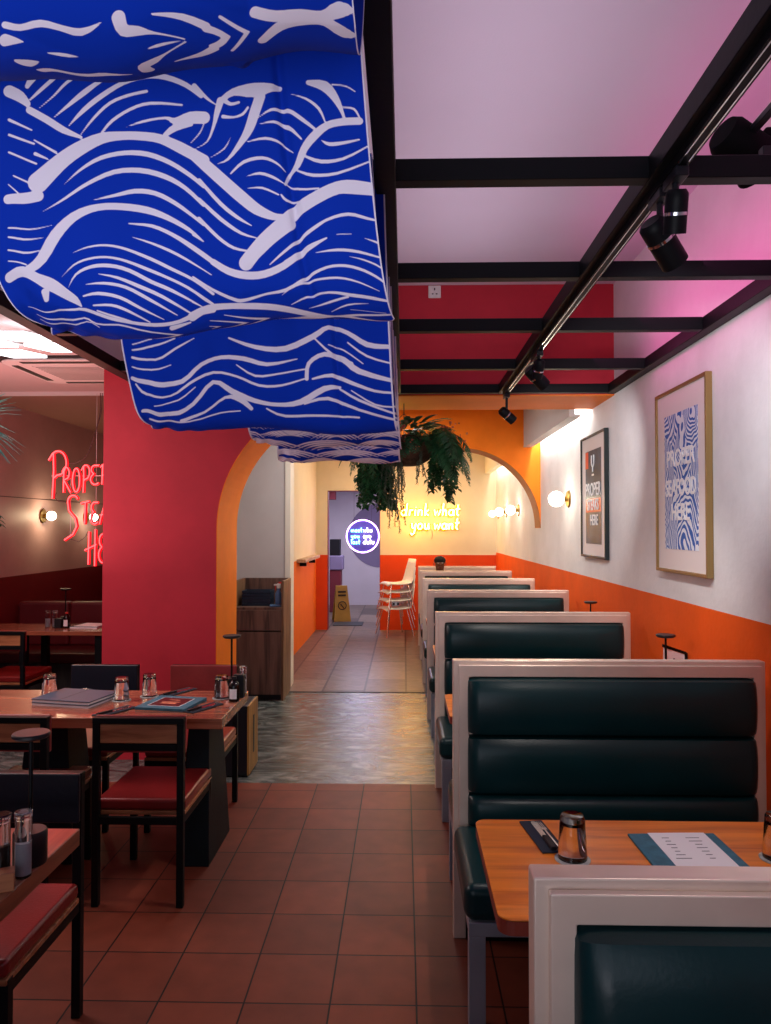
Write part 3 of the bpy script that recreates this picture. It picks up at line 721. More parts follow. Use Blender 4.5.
    me = bpy.data.meshes.new('fabric_banner')
    me.vertices.add(len(V)); me.vertices.foreach_set('co', V.ravel())
    me.loops.add(F.size); me.loops.foreach_set('vertex_index', F.ravel())
    me.polygons.add(len(F)); me.polygons.foreach_set('loop_start', np.arange(0, F.size, 4, dtype=np.int32))
    me.update(calc_edges=True)
    me.polygons.foreach_set('use_smooth', [True] * len(F))
    atr = me.attributes.new('print', 'FLOAT', 'POINT'); atr.data.foreach_set('value', PR)
    me.materials.append(m); me.validate()
    o = bpy.data.objects.new('fabric_banner', me); COL.objects.link(o)
    tag(o, 'long blue cloth with white wave print draped in swags over the ceiling beams', 'fabric banner')
fabric()

# ================================================================ BOOTHS
BZ = [1.222, 3.10, 4.83, 6.52, 8.02, 9.42, 10.57]     # back edge of each divider
BXR = [1.44, 1.44, 1.425, 1.41, 1.38, 1.34, 1.28]
def roll(mb, x0, x1, yf, s, z0, z1, d=.055):
    """one horizontal padded roll; yf = plane it is fixed on, s = side it bulges to"""
    n = 8; prof = []
    for i in range(n + 1):
        a = math.pi * i / n
        prof.append((yf + s * d * min(1, math.sin(a) ** .45), z0 + (z1 - z0) * (1 - math.cos(a)) / 2))
    rings = []
    xs = [x0, x0 + .006, x0 + .022, x0 + .05] + [x0 + .05 + (x1 - x0 - .1) * k / 6 for k in range(1, 6)] + [x1 - .05, x1 - .022, x1 - .006, x1]
    sc = [.05, .62, .9, 1] + [1] * 5 + [1, .9, .62, .05]
    for x, c in zip(xs, sc):
        zc = (z0 + z1) / 2
        rings.append([mb.bm.verts.new((x, yf + (y - yf) * c, zc + (z - zc) * (1 - (1 - c) * .12))) for y, z in prof])
    for A, B_ in zip(rings, rings[1:]):
        for i in range(n): mb.bm.faces.new((A[i], A[i+1], B_[i+1], B_[i]))
        mb.bm.faces.new((A[n], A[0], B_[0], B_[n]))
    mb.bm.faces.new(rings[0]); mb.bm.faces.new(rings[-1][::-1])
def bench(i):
    yb, xr = BZ[i], BXR[i]; xl = .197
    ords = ['closest to the camera, cut by the frame', 'second from the front, behind the first orange table', 'third from the front, beside the swirled floor',
            'fourth from the front', 'fifth from the front', 'sixth from the front, just before the seated man', 'last in the row, behind the seated man']
    t = thing('booth_bench', 'steel framed booth bench with green padding, ' + ords[i], 'booth bench', (xl, yb, 0), 0, 'green booth benches along the right wall')
    W = xr - xl; H_ = 1.107
    # frame: main slab, then a raised border each side
    MB().box(0, W, -.062, -.012, .345, H_).box(0, .05, -.062, -.012, 0, .3445).build('divider_panel', 'steel', t, bevel=.004)
    MB().box(.052, W - .01, -.075, -.002, 0, .343).build('shaded_base_panel', 'black_matte', t)  # lower divider in black, under-seat shade put into its colour
    for s, y in ((-1, -.062), (1, -.012)):
        y0, y1 = (y - .018, y) if s < 0 else (y, y + .012)
        f = MB().prism([(.022, .345), (.062, .345), (.062, H_ - .062), (W - .055, H_ - .062), (W - .055, .345), (W - .02, .345), (W - .02, H_ - .016), (.022, H_ - .016)], XZ, y0, y1)
        f.build('border_frame', 'steel', t, bevel=.003)
        yp = y0 if s < 0 else y1
        ypad = y if s < 0 else y
        bk = MB()
        for (z0, z1) in ((.815, 1.043), (.585, .815), (.455, .585)):
            roll(bk, .055, W - .048, ypad, s, z0, z1, .075)
        bk.build('backrest', 'green_leather', t, smooth=True)
        ys0, ys1 = (y - .02, y - .55) if s < 0 else (y + .02, y + .50)
        a, b_ = min(ys0, ys1), max(ys0, ys1)
        MB().box(.0 if s < 0 else .01, W - .01, a, b_, .345, .465).build('seat', 'green_leather', t, bevel=.035, seg=4)
        front = ys1
        fl = (a + .004, a + .055) if s < 0 else (b_ - .055, b_ - .004)
        fr = MB().box(.015, W - .03, fl[0], fl[1], .30, .345).box(.015, .06, *((fl[1] + .001, ypad - .02) if s < 0 else (ypad + .02, fl[0] - .001)), .30, .3445)
        fr.build('seat_rail', 'steel_leg', t, bevel=.002, seg=1)
        for xa in (.015, W - .075):
            MB().box(xa, xa + .055, fl[0], fl[1], 0, .30).build('leg', 'steel_leg', t, bevel=.002, seg=1)
    return t
for i in range(7): bench(i)

# ---- booth tables
def round_rect(x0, x1, y0, y1, r, n=6):
    p = []
    for cx, cy, a in ((x1-r, y1-r, 0), (x0+r, y1-r, 90), (x0+r, y0+r, 180), (x1-r, y0+r, 270)):
        p += arc(cx, cy, r, a, a + 90, n)
    return p
def booth_table(i):
    y1 = BZ[i + 1] - .78; y0 = y1 - .59
    if i > 2: y0 = (BZ[i] + .55); y1 = BZ[i + 1] - .60
    y0 = max(y0, BZ[i] + .46) if i != 5 else BZ[5] + .20; y1 = y1 if i != 5 else BZ[6] - .66
    names = ['in the nearest booth, set with a glass and a menu', 'in the second booth, mostly hidden behind the divider', 'in the third booth, under a black lamp',
             'in the fourth booth', 'in the fifth booth', 'in the last booth, in front of the seated man']
    t = thing('booth_table', 'orange wood booth table ' + names[i], 'table', (.215, y0, 0), 0, 'orange booth tables')
    W, D = 1.235, y1 - y0
    MB().prism(round_rect(0, W, 0, D, .035), XY, .745, .75).build('table_top', 'table_orange', t, bevel=.002, seg=1)
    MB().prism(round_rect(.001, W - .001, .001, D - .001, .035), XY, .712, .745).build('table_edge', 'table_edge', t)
    MB().box(W * .5 - .04, W * .5 + .04, D / 2 - .04, D / 2 + .04, .03, .70).build('post', 'black_metal', t, bevel=.004)
    MB().box(W * .5 - .26, W * .5 + .26, D / 2 - .14, D / 2 + .14, 0, .03).build('foot_plate', 'black_metal', t, bevel=.004)
    return y0, y1
BT = [booth_table(i) for i in range(6)]

# ================================================================ TABLE WARE
def table_lamp(loc, label, h=.345):
    t = thing('table_lamp', label, 'lamp', loc, 0, 'black disc table lamps')
    MB().lathe([(0, 0), (.041, 0), (.043, .004), (.043, .082), (.039, .088), (0, .088)], seg=28).build('base', 'black_plastic', t, smooth=True)
    MB().cyl((0, 0, .086), (0, 0, h - .014), .0055, 12).build('pole', 'black_metal', t, smooth=True)
    MB().lathe([(0, h - .016), (.040, h - .015), (.048, h - .009), (.048, h - .003), (.045, h), (0, h)], seg=32).build('lamp_shade', 'black_plastic', t, smooth=True)
    return t
def tumbler(loc, label, rz=0, s=1.0):
    t = thing('glass_tumbler', label, 'glass', loc, rz, 'upturned glasses on coasters')
    MB().lathe([(0, 0), (.047, 0), (.048, .002), (.046, .004), (0, .004)], seg=32).build('coaster', 'coaster', t, smooth=True)
    # upside-down: rim on the coaster, thick base on top
    pr = [(.0385, .0045), (.0395, .006), (.0365, .045), (.0325, .094), (.029, .099), (.01, .0975), (0, .097), (0, .083), (.022, .083), (.0285, .078), (.0325, .045), (.0355, .0055), (.037, .0045)]
    pr = [(r_, .0045 + (z_ - .0045) * 1.22) for r_, z_ in pr]
    MB().lathe(pr + [pr[0]], seg=28).build('tumbler', 'glass', t, smooth=True)
    return t
def knife_set(loc, rz, label, side=1):
    t = thing('cutlery_setting', label, 'cutlery', loc, rz, 'cutlery on folded dark napkins')
    MB().box(-.035, .035, -.11, .11, 0, .006).build('napkin', 'napkin', t, bevel=.003)
    k = MB().prism([(-.006, -.02), (.010, -.018), (.011, .085), (.004, .10), (-.006, .09)], XY, .0065, .0085)
    k.build('knife_blade', 'chrome', t)
    MB().prism([(-.009, -.105), (.007, -.105), (.008, -.02), (-.007, -.02)], XY, .0065, .016).build('knife_handle', 'black_plastic', t, bevel=.002)
    f = MB().box(.016, .021, -.10, .03, .0065, .009)
    f.box(.011, .0262, .03, .045, .0065, .009)
    for a in (.011, .0162, .0214): f.box(a, a + .003, .045, .09, .0065, .009)
    f.build('fork', 'chrome', t)
    return t
def shaker(loc, label, fill, r=.019, h=.125):
    t = thing('glass_shaker', label, 'shaker', loc, 0, 'glass condiment shakers')
    pr = [(0, 0), (r, 0), (r, .002), (r, h - .02), (r + .002, h - .018), (r + .002, h - .002), (r, h), (0, h), (0, h - .006), (r - .004, h - .006), (r - .003, h - .02), (r - .003, .005), (0, .005)]
    MB().lathe(pr, seg=24).build('glass_body', 'glass', t, smooth=True)
    MB().lathe([(0, .0055), (r - .0035, .0055), (r - .0035, h * .52), (0, h * .52)], seg=20).build('contents', fill, t, smooth=True)
    return t
def sauce_bottle(loc, label, h=.13, cap='red_plastic', rz=0):
    t = thing('sauce_bottle', label, 'bottle', loc, rz, 'dark sauce bottles')
    MB().lathe([(0, 0), (.027, 0), (.028, .004), (.028, h * .62), (.022, h * .76), (.011, h * .84), (.011, h * .9), (0, h * .9)], seg=24).build('bottle_body', 'black_liquid', t, smooth=True)
    MB().lathe([(0, h * .9), (.013, h * .9), (.013, h), (0, h)], seg=18).build('cap', cap, t, smooth=True)
    a = MB(); n = 8
    for i in range(n):
        a0, a1 = R(-130 + 80 * i / n), R(-130 + 80 * (i + 1) / n)
        a.face([(.0285 * math.cos(a0), .0285 * math.sin(a0), h * .12), (.0285 * math.cos(a1), .0285 * math.sin(a1), h * .12), (.0285 * math.cos(a1), .0285 * math.sin(a1), h * .52), (.0285 * math.cos(a0), .0285 * math.sin(a0), h * .52)])
    a.build('bottle_label', 'paper', t, smooth=True)
    return t
# nearest booth table
tumbler((.452, 2.045, .75), 'upturned glass on a round coaster at the aisle end of the nearest booth table')
tumbler((1.005, 2.06, .75), 'upturned glass cut by the right edge of the picture on the nearest booth table')
knife_set((.397, 2.19, .75), 8, 'knife and fork on a dark napkin on the nearest booth table')
t = thing('menu_board', 'teal menu with a white printed sheet on the nearest booth table', 'menu', (.775, 2.08, .75), 2)
MB().box(-.125, .125, -.10, .13, 0, .007).build('cover', 'teal', t, bevel=.002)
MB().box(-.068, .095, -.10, .128, .0075, .009).build('menu_sheet', 'paper', t)
pr = MB()
random.seed(4)
for col_, n in ((-.045, 7), (.032, 7)):
    for k in range(n):
        wd = random.uniform(.012, .045); pr.box(col_ + .015 - wd / 2, col_ + .015 + wd / 2, .09 - k * .022, .0925 - k * .022, .0092, .0096)
pr.build('printed_lines', 'napkin', t)
# lamps and cards on the other booth tables
table_lamp((1.34, BT[1][1] - .16, .75), 'black disc table lamp standing in the second booth against the orange wall')
table_lamp((1.385, BT[2][1] - .12, .75), 'black disc table lamp in the third booth, small, against the orange wall')
def card(loc, label, rz):
    t = thing('menu_card_stand', label, 'card stand', loc, rz, 'card stands beside the booth lamps')
    MB().prism([(-.06, 0), (.06, 0), (.06, .235), (-.06, .275)], XZ, -.002, .002).build('card', 'paper', t)
    MB().prism([(-.028, .10), (.02, .10), (.02, .17), (.012, .20), (-.004, .215), (-.018, .20), (-.028, .16)], XZ, -.0035, -.0022).build('print', 'maroon_leather', t)
    MB().prism([(-.064, .272), (.064, .23), (.064, .245), (-.064, .288)], XZ, -.006, .006).box(.055, .068, -.008, .014, 0, .24).build('holder', 'black_metal', t)
    return t
card((1.405, BT[1][1] - .10, .75), 'black-edged card with a dark red figure beside the second booth lamp', 8)
card((1.375, BT[2][1] - .30, .75), 'small pale card beside the third booth lamp', 10)

# ================================================================ DINING CHAIRS
def dining_chair(pad, label, group='black framed dining chairs'):
    """faces +Y; backrest on the -Y side"""
    t = thing('dining_chair', label, 'chair', (0, 0, 0), 0, group)
    w_ = .185
    for sx in (-1, 1):
        MB().box(sx * w_ - .015, sx * w_ + .015, -.245, -.215, 0, .40).build('leg', 'black_metal', t, bevel=.002, seg=1)
        MB().box(sx * w_ - .015, sx * w_ + .015, .215, .245, 0, .40).build('leg', 'black_metal', t, bevel=.002, seg=1)
    fr = MB().box(-w_ - .015, -w_ + .015, -.245, -.215, .40, .80).box(w_ - .015, w_ + .015, -.245, -.215, .40, .80)
    fr.box(-w_ - .015, w_ + .015, -.247, -.213, .79, .815).box(-w_ + .015, w_ - .015, -.243, -.217, .672, .70)
    fr.build('back_frame', 'black_metal', t, bevel=.002, seg=1)
    MB().box(-w_ + .016, w_ - .016, -.236, -.218, .703, .785).build('backrest', 'chair_wood', t, bevel=.002, seg=1)
    MB().prism([(-w_ - .015, -.0), (w_ + .015, 0), (w_ + .015, .018), (-w_ - .015, .018)], lambda a, b2, d: (a, -.212 + b2, d), .655, .818).build('back_pad', pad, t, bevel=.006, seg=3)
    sf = MB().box(-w_ + .015, w_ - .015, -.243, -.222, .355, .385).box(-w_ + .015, w_ - .015, .222, .243, .355, .385)
    for sx in (-1, 1): sf.box(sx * w_ - .012, sx * w_ + .012, -.215, .215, .355, .385)
    sf.build('seat_frame', 'black_metal', t)
    MB().box(-.198, .198, -.212, .25, .386, .404).build('seat_board', 'chair_wood', t, bevel=.003, seg=1)
    MB().box(-.198, .198, -.212, .252, .404, .455).build('seat_cushion', 'red_leather', t, bevel=.016, seg=3)
    return t
ch = dining_chair('wine_leather', 'black dining chair with wood backrest, red seat, its back to the camera, beside the aisle')
ch.location = (-1.155, 3.49, 0)
ch2 = dup(ch, (-1.755, 3.49, 0), 0, 'black dining chair with wood backrest at left edge, partly hidden by the disc lamp')
chC = dup(ch, (-1.20, 4.28, 0), 180, 'dining chair with glossy wine red backrest on the far side of the aisle table')
navy = dining_chair('navy_leather', 'dining chair with black backrest on the far side of the aisle table')
navy.location = (-1.80, 4.28, 0); navy.rotation_euler = (0, 0, R(180))
chD = dup(navy, (-1.285, 2.30, 0), 180, 'dining chair with black backrest and wine seat at the end of the nearest left table')
chE = dup(ch, (-3.22, 6.15, 0), 0, 'dining chair with wood backrest at the left edge before the side room table')

# ================================================================ LEFT TABLES
def pedestal(t, cx, cy, w0=.13, d0=.42, w1=.08, d1=.25, ztop=.70, name='pedestal'):
    p = MB().hexa([(cx - w0/2, cy - d0/2, .0), (cx + w0/2, cy - d0/2, .0), (cx + w0/2, cy + d0/2, .0), (cx - w0/2, cy + d0/2, .0)],
                  [(cx - w1/2, cy - d1/2, ztop), (cx + w1/2, cy - d1/2, ztop), (cx + w1/2, cy + d1/2, ztop), (cx - w1/2, cy + d1/2, ztop)])
    p.build(name, 'pedestal', t, bevel=.004)
t = thing('dining_table', 'red-brown wooden table with dark pedestals laid for four beside the red wall', 'table', (-1.72, 3.80, 0))
MB().box(-.95, .87, -.30, .30, .70, .75).build('table_top', 'table_red', t, bevel=.004)
pedestal(t, .70, .06, .15, .44, .10, .26); pedestal(t, -.05, .0, .30, .30, .20, .2)
t = thing('dining_table', 'brown wooden table corner at the lower left edge with shakers and a lamp', 'table', (-1.45, 1.55, 0))
MB().box(-.49, .49, -.67, .67, .70, .75).build('table_top', 'table_red_y', t, bevel=.004)
pedestal(t, -.1, -.2, .40, .40, .25, .25)

# things on the laid table
tumbler((-1.87, 3.93, .75), 'upturned glass at the left end of the laid table')
tumbler((-1.46, 3.86, .75), 'upturned glass beside the stack of dark menus on the laid table')
tumbler((-1.345, 3.95, .75), 'upturned glass left of the picture menu on the laid table')
tumbler((-.955, 3.92, .75), 'upturned glass nearest the right end of the laid table')
knife_set((-1.79, 4.02, .75), -28, 'cutlery on a dark napkin left of the dark menu stack')
knife_set((-1.40, 3.62, .75), -28, 'cutlery on a dark napkin right of the dark menu stack')
knife_set((-1.22, 4.05, .75), -28, 'cutlery on a dark napkin behind the picture menu')
knife_set((-.99, 3.70, .75), -28, 'cutlery on a dark napkin near the right corner of the laid table')
for k in range(2):
    t = thing('menu_folder', ('large navy menu folder on top of another on the laid table', 'large navy menu folder under another on the laid table')[1 - k], 'menu', (-1.69, 3.83, .75 + k * .0162), -12, 'navy menu folders on the laid table')
    MB().box(-.165, .165, -.12, .14, .010, .016).build('cover', 'navy_cover', t, bevel=.002)
    MB().box(-.160, .160, -.118, .135, .0, .010).build('pages', 'paper', t)
    if k == 1:
        MB().box(-.012, -.009, -.12, .14, .0161, .0168).build('fold_line', 'black_plastic', t)
t = thing('picture_menu', 'navy menu with a framed food picture on the cover on the laid table', 'menu', (-1.17, 3.77, .75), -10)
MB().box(-.13, .13, -.13, .13, 0, .014).build('cover', 'teal', t, bevel=.002)
MB().box(-.085, .085, -.09, .085, .0142, .0150).build('cover_border', 'paper', t)
MB().box(-.081, .081, -.086, .081, .0151, .0156).build('cover_picture', 'maroon_leather', t)
MB().box(-.04, .04, -.045, -.020, .0157, .0161).box(-.05, .05, -.010, .0, .0157, .0161).box(-.03, .03, .03, .04, .0157, .0161).build('cover_lettering', 'petal', t)
table_lamp((-.925, 4.02, .75), 'black disc table lamp at the right end of the laid table', .315)
sauce_bottle((-.875, 3.86, .75), 'dark sauce bottle with pale label at the right corner of the laid table', .125, 'black_plastic')
t = thing('napkin_holder', 'black holder box beside the lamp on the laid table', 'holder', (-.868, 3.945, .75))
MB().box(-.028, .028, -.02, .02, 0, .12).build('holder_body', 'black_plastic', t, bevel=.004)
shaker((-.872, 4.07, .75), 'tall glass shaker of salt at the right end of the laid table', 'salt', .018, .14)
shaker((-.865, 4.02, .75), 'glass shaker between lamp and table edge on the laid table', 'salt', .018, .15)
# things on the nearest left table
table_lamp((-.995, 1.99, .75), 'black disc table lamp on the nearest left table', .345)
shaker((-.975, 1.915, .75), 'glass shaker of salt in front on the nearest left table', 'salt', .020, .165)
shaker((-1.020, 1.895, .75), 'glass shaker of pepper at the left edge of the nearest left table', 'pepper', .020, .165)
shaker((-1.075, 1.93, .75), 'glass shaker of salt behind the pepper one at the left edge', 'salt', .019, .135)
t = thing('card_block', 'small wooden block card holder in front of the shakers on the nearest left table', 'card holder', (-.985, 1.845, .75), 25)
MB().box(-.012, .022, -.022, .022, 0, .045).build('block', 'chair_wood', t, bevel=.002)
t = thing('sauce_caddy', 'black caddy beside the wooden block at the left edge', 'caddy', (-1.045, 1.82, .75), 25)
MB().box(-.028, .028, -.025, .025, 0, .06).build('caddy_body', 'black_plastic', t, bevel=.004)

# ---- side room
t = thing('banquette', 'maroon padded banquette with dark wooden base in the side room', 'bench', (-3.0, 7.3, 0))
MB().box(-.88, .68, -.28, .30, 0, .36).build('base', 'dark_panel', t, bevel=.004)
MB().box(-.88, .68, -.30, .25, .36, .46).build('seat', 'maroon_leather', t, bevel=.03, seg=3)
for k in range(3):
    MB().box(-.88 + k * .522, -.88 + k * .522 + .518, .16, .28, .46, .90).build('backrest', 'maroon_leather', t, bevel=.03, seg=3)
t = thing('side_room_table', 'red-brown wooden table in front of the maroon banquette', 'table', (-3.0, 6.70, 0))
MB().box(-.85, .68, -.30, .22, .715, .75).build('table_top', 'table_red', t, bevel=.004)
for (a, b_) in ((-.30, -.24), (-.30, .15), (.36, -.24), (.36, .15)):
    MB().box(a - .03, a + .03, b_ - .03, b_ + .03, 0, .715).build('leg', 'black_metal', t, bevel=.002, seg=1)
shaker((-3.19, 6.66, .75), 'glass shaker of salt on the side room table, left of the pair', 'salt', .022, .15)
shaker((-3.13, 6.67, .75), 'glass shaker beside the black holder on the side room table', 'salt', .022, .15)
table_lamp((-3.075, 6.76, .75), 'thin black disc table lamp on the side room table', .34)
t = thing('napkin_holder', 'black holder between shaker and sauce bottle on the side room table', 'holder', (-3.075, 6.63, .75))
MB().box(-.03, .03, -.03, .03, 0, .085).build('holder_body', 'black_plastic', t, bevel=.004)
sauce_bottle((-3.01, 6.64, .75), 'dark sauce bottle with red cap on the side room table', .14)
t = thing('menu_folder', 'pale menu lying on the side room table', 'menu', (-2.83, 6.72, .75), -6)
MB().box(-.13, .13, -.12, .13, .010, .014).build('cover', 'navy_cover', t, bevel=.002)
MB().box(-.128, .128, -.118, .125, .0, .010).box(-.10, .12, -.10, .12, .0142, .018).build('pages', 'paper', t)

# ================================================================ WALL LAMPS
def sconce(loc, label, group, gm='globe', r=.07, horiz=1, e=5.0, col_=(1, .86, .62)):
    """fixed on a wall whose room side is -X (horiz=1) or +X (horiz=-1)"""
    t = thing('globe_wall_lamp', label, 'wall lamp', loc, 0, group)
    q = Vector((horiz, 0, 0)).to_track_quat('Z', 'Y').to_matrix().to_4x4()
    MB().lathe([(0, 0), (.075, 0), (.078, -.006), (.070, -.016), (0, -.016)], seg=32, mtx=q).build('wall_plate', 'brass', t, smooth=True)
    MB().lathe([(0, -.012), (.022, -.012), (.024, -.05), (.03, -.06), (0, -.06)], seg=20, mtx=q).build('stem', 'brass', t, smooth=True)
    MB().sphere((-.055 * horiz - r * .85 * horiz, 0, 0), r, seg=28).build('globe', gm, t, smooth=True)
    point('globe_light', (loc[0] - horiz * (.06 + r * 2.4), loc[1] - .02, loc[2]), e * .6, col_, .03)
    return t
sconce((WX, 6.76, 1.90), 'white globe wall lamp on the right wall, just past the black framed poster', 'globe lamps on the right wall', e=3.5)
sconce((WX, 9.70, 1.87), 'white globe wall lamp on the right wall, first one seen through the arch', 'globe lamps on the right wall', r=.062, e=3)
sconce((WX, 10.85, 1.87), 'white globe wall lamp on the right wall, second one seen through the arch', 'globe lamps on the right wall', r=.062, e=3)
sconce((WX, 11.75, 1.86), 'small dim globe wall lamp in the far right corner', 'globe lamps on the right wall', 'globe_dim', .055, e=1.5)
sconce((-3.90, 8.0, 1.77), 'small lit globe wall lamp left of the red neon sign', 'globe lamps in the side room', 'globe', .05, -1, 9.0, (1, .72, .42))
sconce((-3.90, 9.1, 1.77), 'small lit globe wall lamp seen behind the red neon lettering', 'globe lamps in the side room', 'globe', .05, -1, 5.0, (1, .72, .42))

# ================================================================ NEON LETTERING
def el(cx, cy, rx, ry, a0=0, a1=360, n=14): return [(cx + rx*math.cos(R(a0+(a1-a0)*i/n)), cy + ry*math.sin(R(a0+(a1-a0)*i/n))) for i in range(n+1)]
UP = {'P': (.62, [[(.10,0),(.14,.6),(.12,.98)], [(-.05,.82)]+el(.28,.76,.30,.26,130,-95,12)+[(.14,.44)]]),
      'R': (.66, [[(.08,0),(.12,.9)], [(-.02,.78)]+el(.26,.72,.26,.22,130,-90,10)+[(.12,.45),(.62,.0)]]),
      'O': (.70, [el(.32,.46,.27,.44,70,430,20)]),
      'E': (.56, [[(.52,.88)]+el(.30,.68,.22,.2,80,250,8)+el(.30,.24,.26,.24,110,320,10)]),
      'r': (.3, [[(.02,.7),(.26,.98)]]),
      'S': (.72, [[(.62,.92)]+el(.40,.84,.24,.16,30,180,8)+[(.22,.62),(.50,.44),(.58,.24),(.40,.04),(.02,-.10)]]),
      'T': (.56, [[(.0,.84),(.56,.92)],[(.30,.88),(.26,0)]]),
      'A': (.60, [[(.0,0),(.34,.95),(.50,0)],[(.02,.36),(.56,.42)]]),
      'K': (.58, [[(.08,0),(.10,.92)],[(.52,.92),(.12,.45),(.56,0)]]),
      'H': (.66, [[(.12,-.05),(.16,.95)],[(.52,-.1),(.54,1.02)],[(-.1,.38),(.62,.56)]])}
LO = {'d': (.56, [el(.22,.24,.2,.24,40,400,12), [(.44,.95),(.42,.1),(.50,0)]]), 'r': (.40, [[(.08,.46),(.10,0)],[(.10,.3),(.2,.46),(.36,.44)]]),
      'i': (.24, [[(.1,.46),(.12,0)],[(.1,.66),(.13,.68)]]), 'n': (.50, [[(.06,.46),(.08,0)],[(.08,.3),(.2,.47),(.34,.42),(.38,0)]]),
      'k': (.46, [[(.06,.95),(.08,0)],[(.36,.46),(.09,.22),(.4,0)]]), 'w': (.62, [[(.02,.46),(.14,0),(.28,.38),(.40,0),(.56,.48)]]),
      'h': (.50, [[(.06,.95),(.08,0)],[(.08,.3),(.2,.47),(.34,.42),(.38,0)]]), 'a': (.52, [el(.22,.24,.19,.23,40,400,12), [(.42,.46),(.42,.1),(.50,0)]]),
      't': (.38, [[(.16,.85),(.14,.1),(.28,0)],[(.0,.5),(.34,.54)]]), 'y': (.50, [[(.04,.46),(.12,.1),(.30,.1),(.38,.46)],[(.38,.46),(.32,-.3),(.12,-.45),(.02,-.3)]]),
      'o': (.48, [el(.22,.24,.19,.23,70,430,12)]), 'u': (.52, [[(.06,.46),(.1,.06),(.24,0),(.38,.14),(.40,.46)],[(.40,.3),(.46,0)]]),
      'e': (.46, [[(.04,.22),(.38,.28)]+el(.22,.24,.18,.23,20,320,10)]), 'm': (.70, [[(.06,.46),(.08,0)],[(.08,.3),(.18,.46),(.30,.4),(.32,0)],[(.32,.3),(.44,.46),(.56,.4),(.6,0)]]),
      'l': (.24, [[(.1,.95),(.1,.08),(.2,0)]]), 's': (.42, [[(.34,.42),(.14,.44),(.08,.32),(.32,.16),(.26,.02),(.04,.04)]]), 'f': (.36, [[(.34,.9),(.2,.92),(.14,.75),(.12,0)],[(0,.48),(.3,.5)]])}
def word_strokes(word, font):
    out = []; x = 0
    for c in word:
        if c == ' ': x += .3; continue
        adv, ss = font[c]
        for s in ss: out.append([(x + p[0], p[1]) for p in s])
        x += adv + .06
    return out, x
def neon_word(t, word, font, x, z, size, r, m, back, name='neon_tube', wid=1.0, y=0.0, halo_r=None, slant=0.0, kern=1.0):
    ss, L_ = word_strokes(word, font)
    tb = MB(); bk = MB()
    for s in ss:
        pts = [(x + (p[0] * kern + slant * p[1]) * size * wid, y - .012, z + p[1] * size) for p in s]
        tb.tube(pts, r, 8)
        if back: bk.tube([(p[0] + .0, y + max(0, (halo_r or r * 2) - .010), p[2] - .002) for p in pts], halo_r or r * 2, 6)
    o = tb.build(name, m, t, smooth=True)
    if back: bk.build('tube_halo', back, t, smooth=True)  # halo of the strokes, modelled as a glowing tube
    return o
# red neon in the side room, hung on cables just behind the red wall
NY = 6.05
t = thing('red_neon_sign', 'red neon script sign hanging on cables left of the red wall', 'neon sign', (-2.93, NY, 2.16))
k_ = NY / 750
def nz(px, py): return ((px - 404) * k_ + 2.93, (528 - py) * k_ + EYE - 2.16)
for word, (px, py, h, hs) in (('P', (46, 498, 47, 1)),):
    a = nz(px, py); neon_word(t, word, UP, a[0], a[1], h * k_, .005, 'neon_red', 'neon_red_halo', wid=.62, halo_r=.0125)
a = nz(59, 492); neon_word(t, 'ROP', UP, a[0], a[1], 27 * k_, .0048, 'neon_red', 'neon_red_halo', wid=.50, halo_r=.012)
a = nz(87, 484); neon_word(t, 'ER', UP, a[0], a[1], 22 * k_, .0048, 'neon_red', 'neon_red_halo', wid=.8, halo_r=.012)
a = nz(61, 536); neon_word(t, 'S', UP, a[0], a[1], 41 * k_, .005, 'neon_red', 'neon_red_halo', wid=.55, halo_r=.0125)
a = nz(78, 524); neon_word(t, 'TEAKS', UP, a[0], a[1], 25 * k_, .0048, 'neon_red', 'neon_red_halo', wid=.62, halo_r=.012)
a = nz(84, 563); neon_word(t, 'HE', UP, a[0], a[1], 33 * k_, .005, 'neon_red', 'neon_red_halo', wid=.5, halo_r=.0125)
a = nz(108, 560); neon_word(t, 'RE', UP, a[0], a[1], 30 * k_, .005, 'neon_red', 'neon_red_halo', wid=.5, halo_r=.0125)
cb = MB()
def cpts(L_): return [(nz(*p)[0], .01, nz(*p)[1]) for p in L_]
cb.tube(cpts([(96, 391), (96, 410), (93, 425), (86, 448), (80, 458), (70, 463), (64, 462)]), .0035, 6)
cb.build('hanging_cable', 'cable', t, smooth=True); cb = MB()
cb.tube(cpts([(98, 391), (97, 412), (90, 435), (84, 452)]), .003, 6)
cb.build('hanging_cable', 'cable', t, smooth=True); cb = MB()
cb.tube(cpts([(52, 492), (50, 497), (54, 501), (62, 502)]), .003, 6)
cb.build('link_cable', 'cable', t, smooth=True); cb = MB()
cb.tube(cpts([(66, 539), (75, 542), (82, 537), (84, 532)]), .003, 6)
cb.build('link_cable', 'cable', t, smooth=True)
bar = MB().tube([(nz(46, 475)[0], .02, nz(46, 475)[1]), (nz(120, 475)[0], .02, nz(120, 475)[1])], .004, 6)
for px in (66, 92, 112): bar.tube([(nz(px, 391)[0] if px > 90 else nz(px, 470)[0], .02, nz(px, 391 if px > 90 else 470)[1]), (nz(px, 560)[0], .02, nz(px, 560 if px > 90 else 540)[1])], .002, 6)
bar.build('support_wire', 'cable_clear', t, smooth=True)
point('red_neon_glow', (-2.75, NY - .35, 1.95), 7, (1, .07, .07), .25)

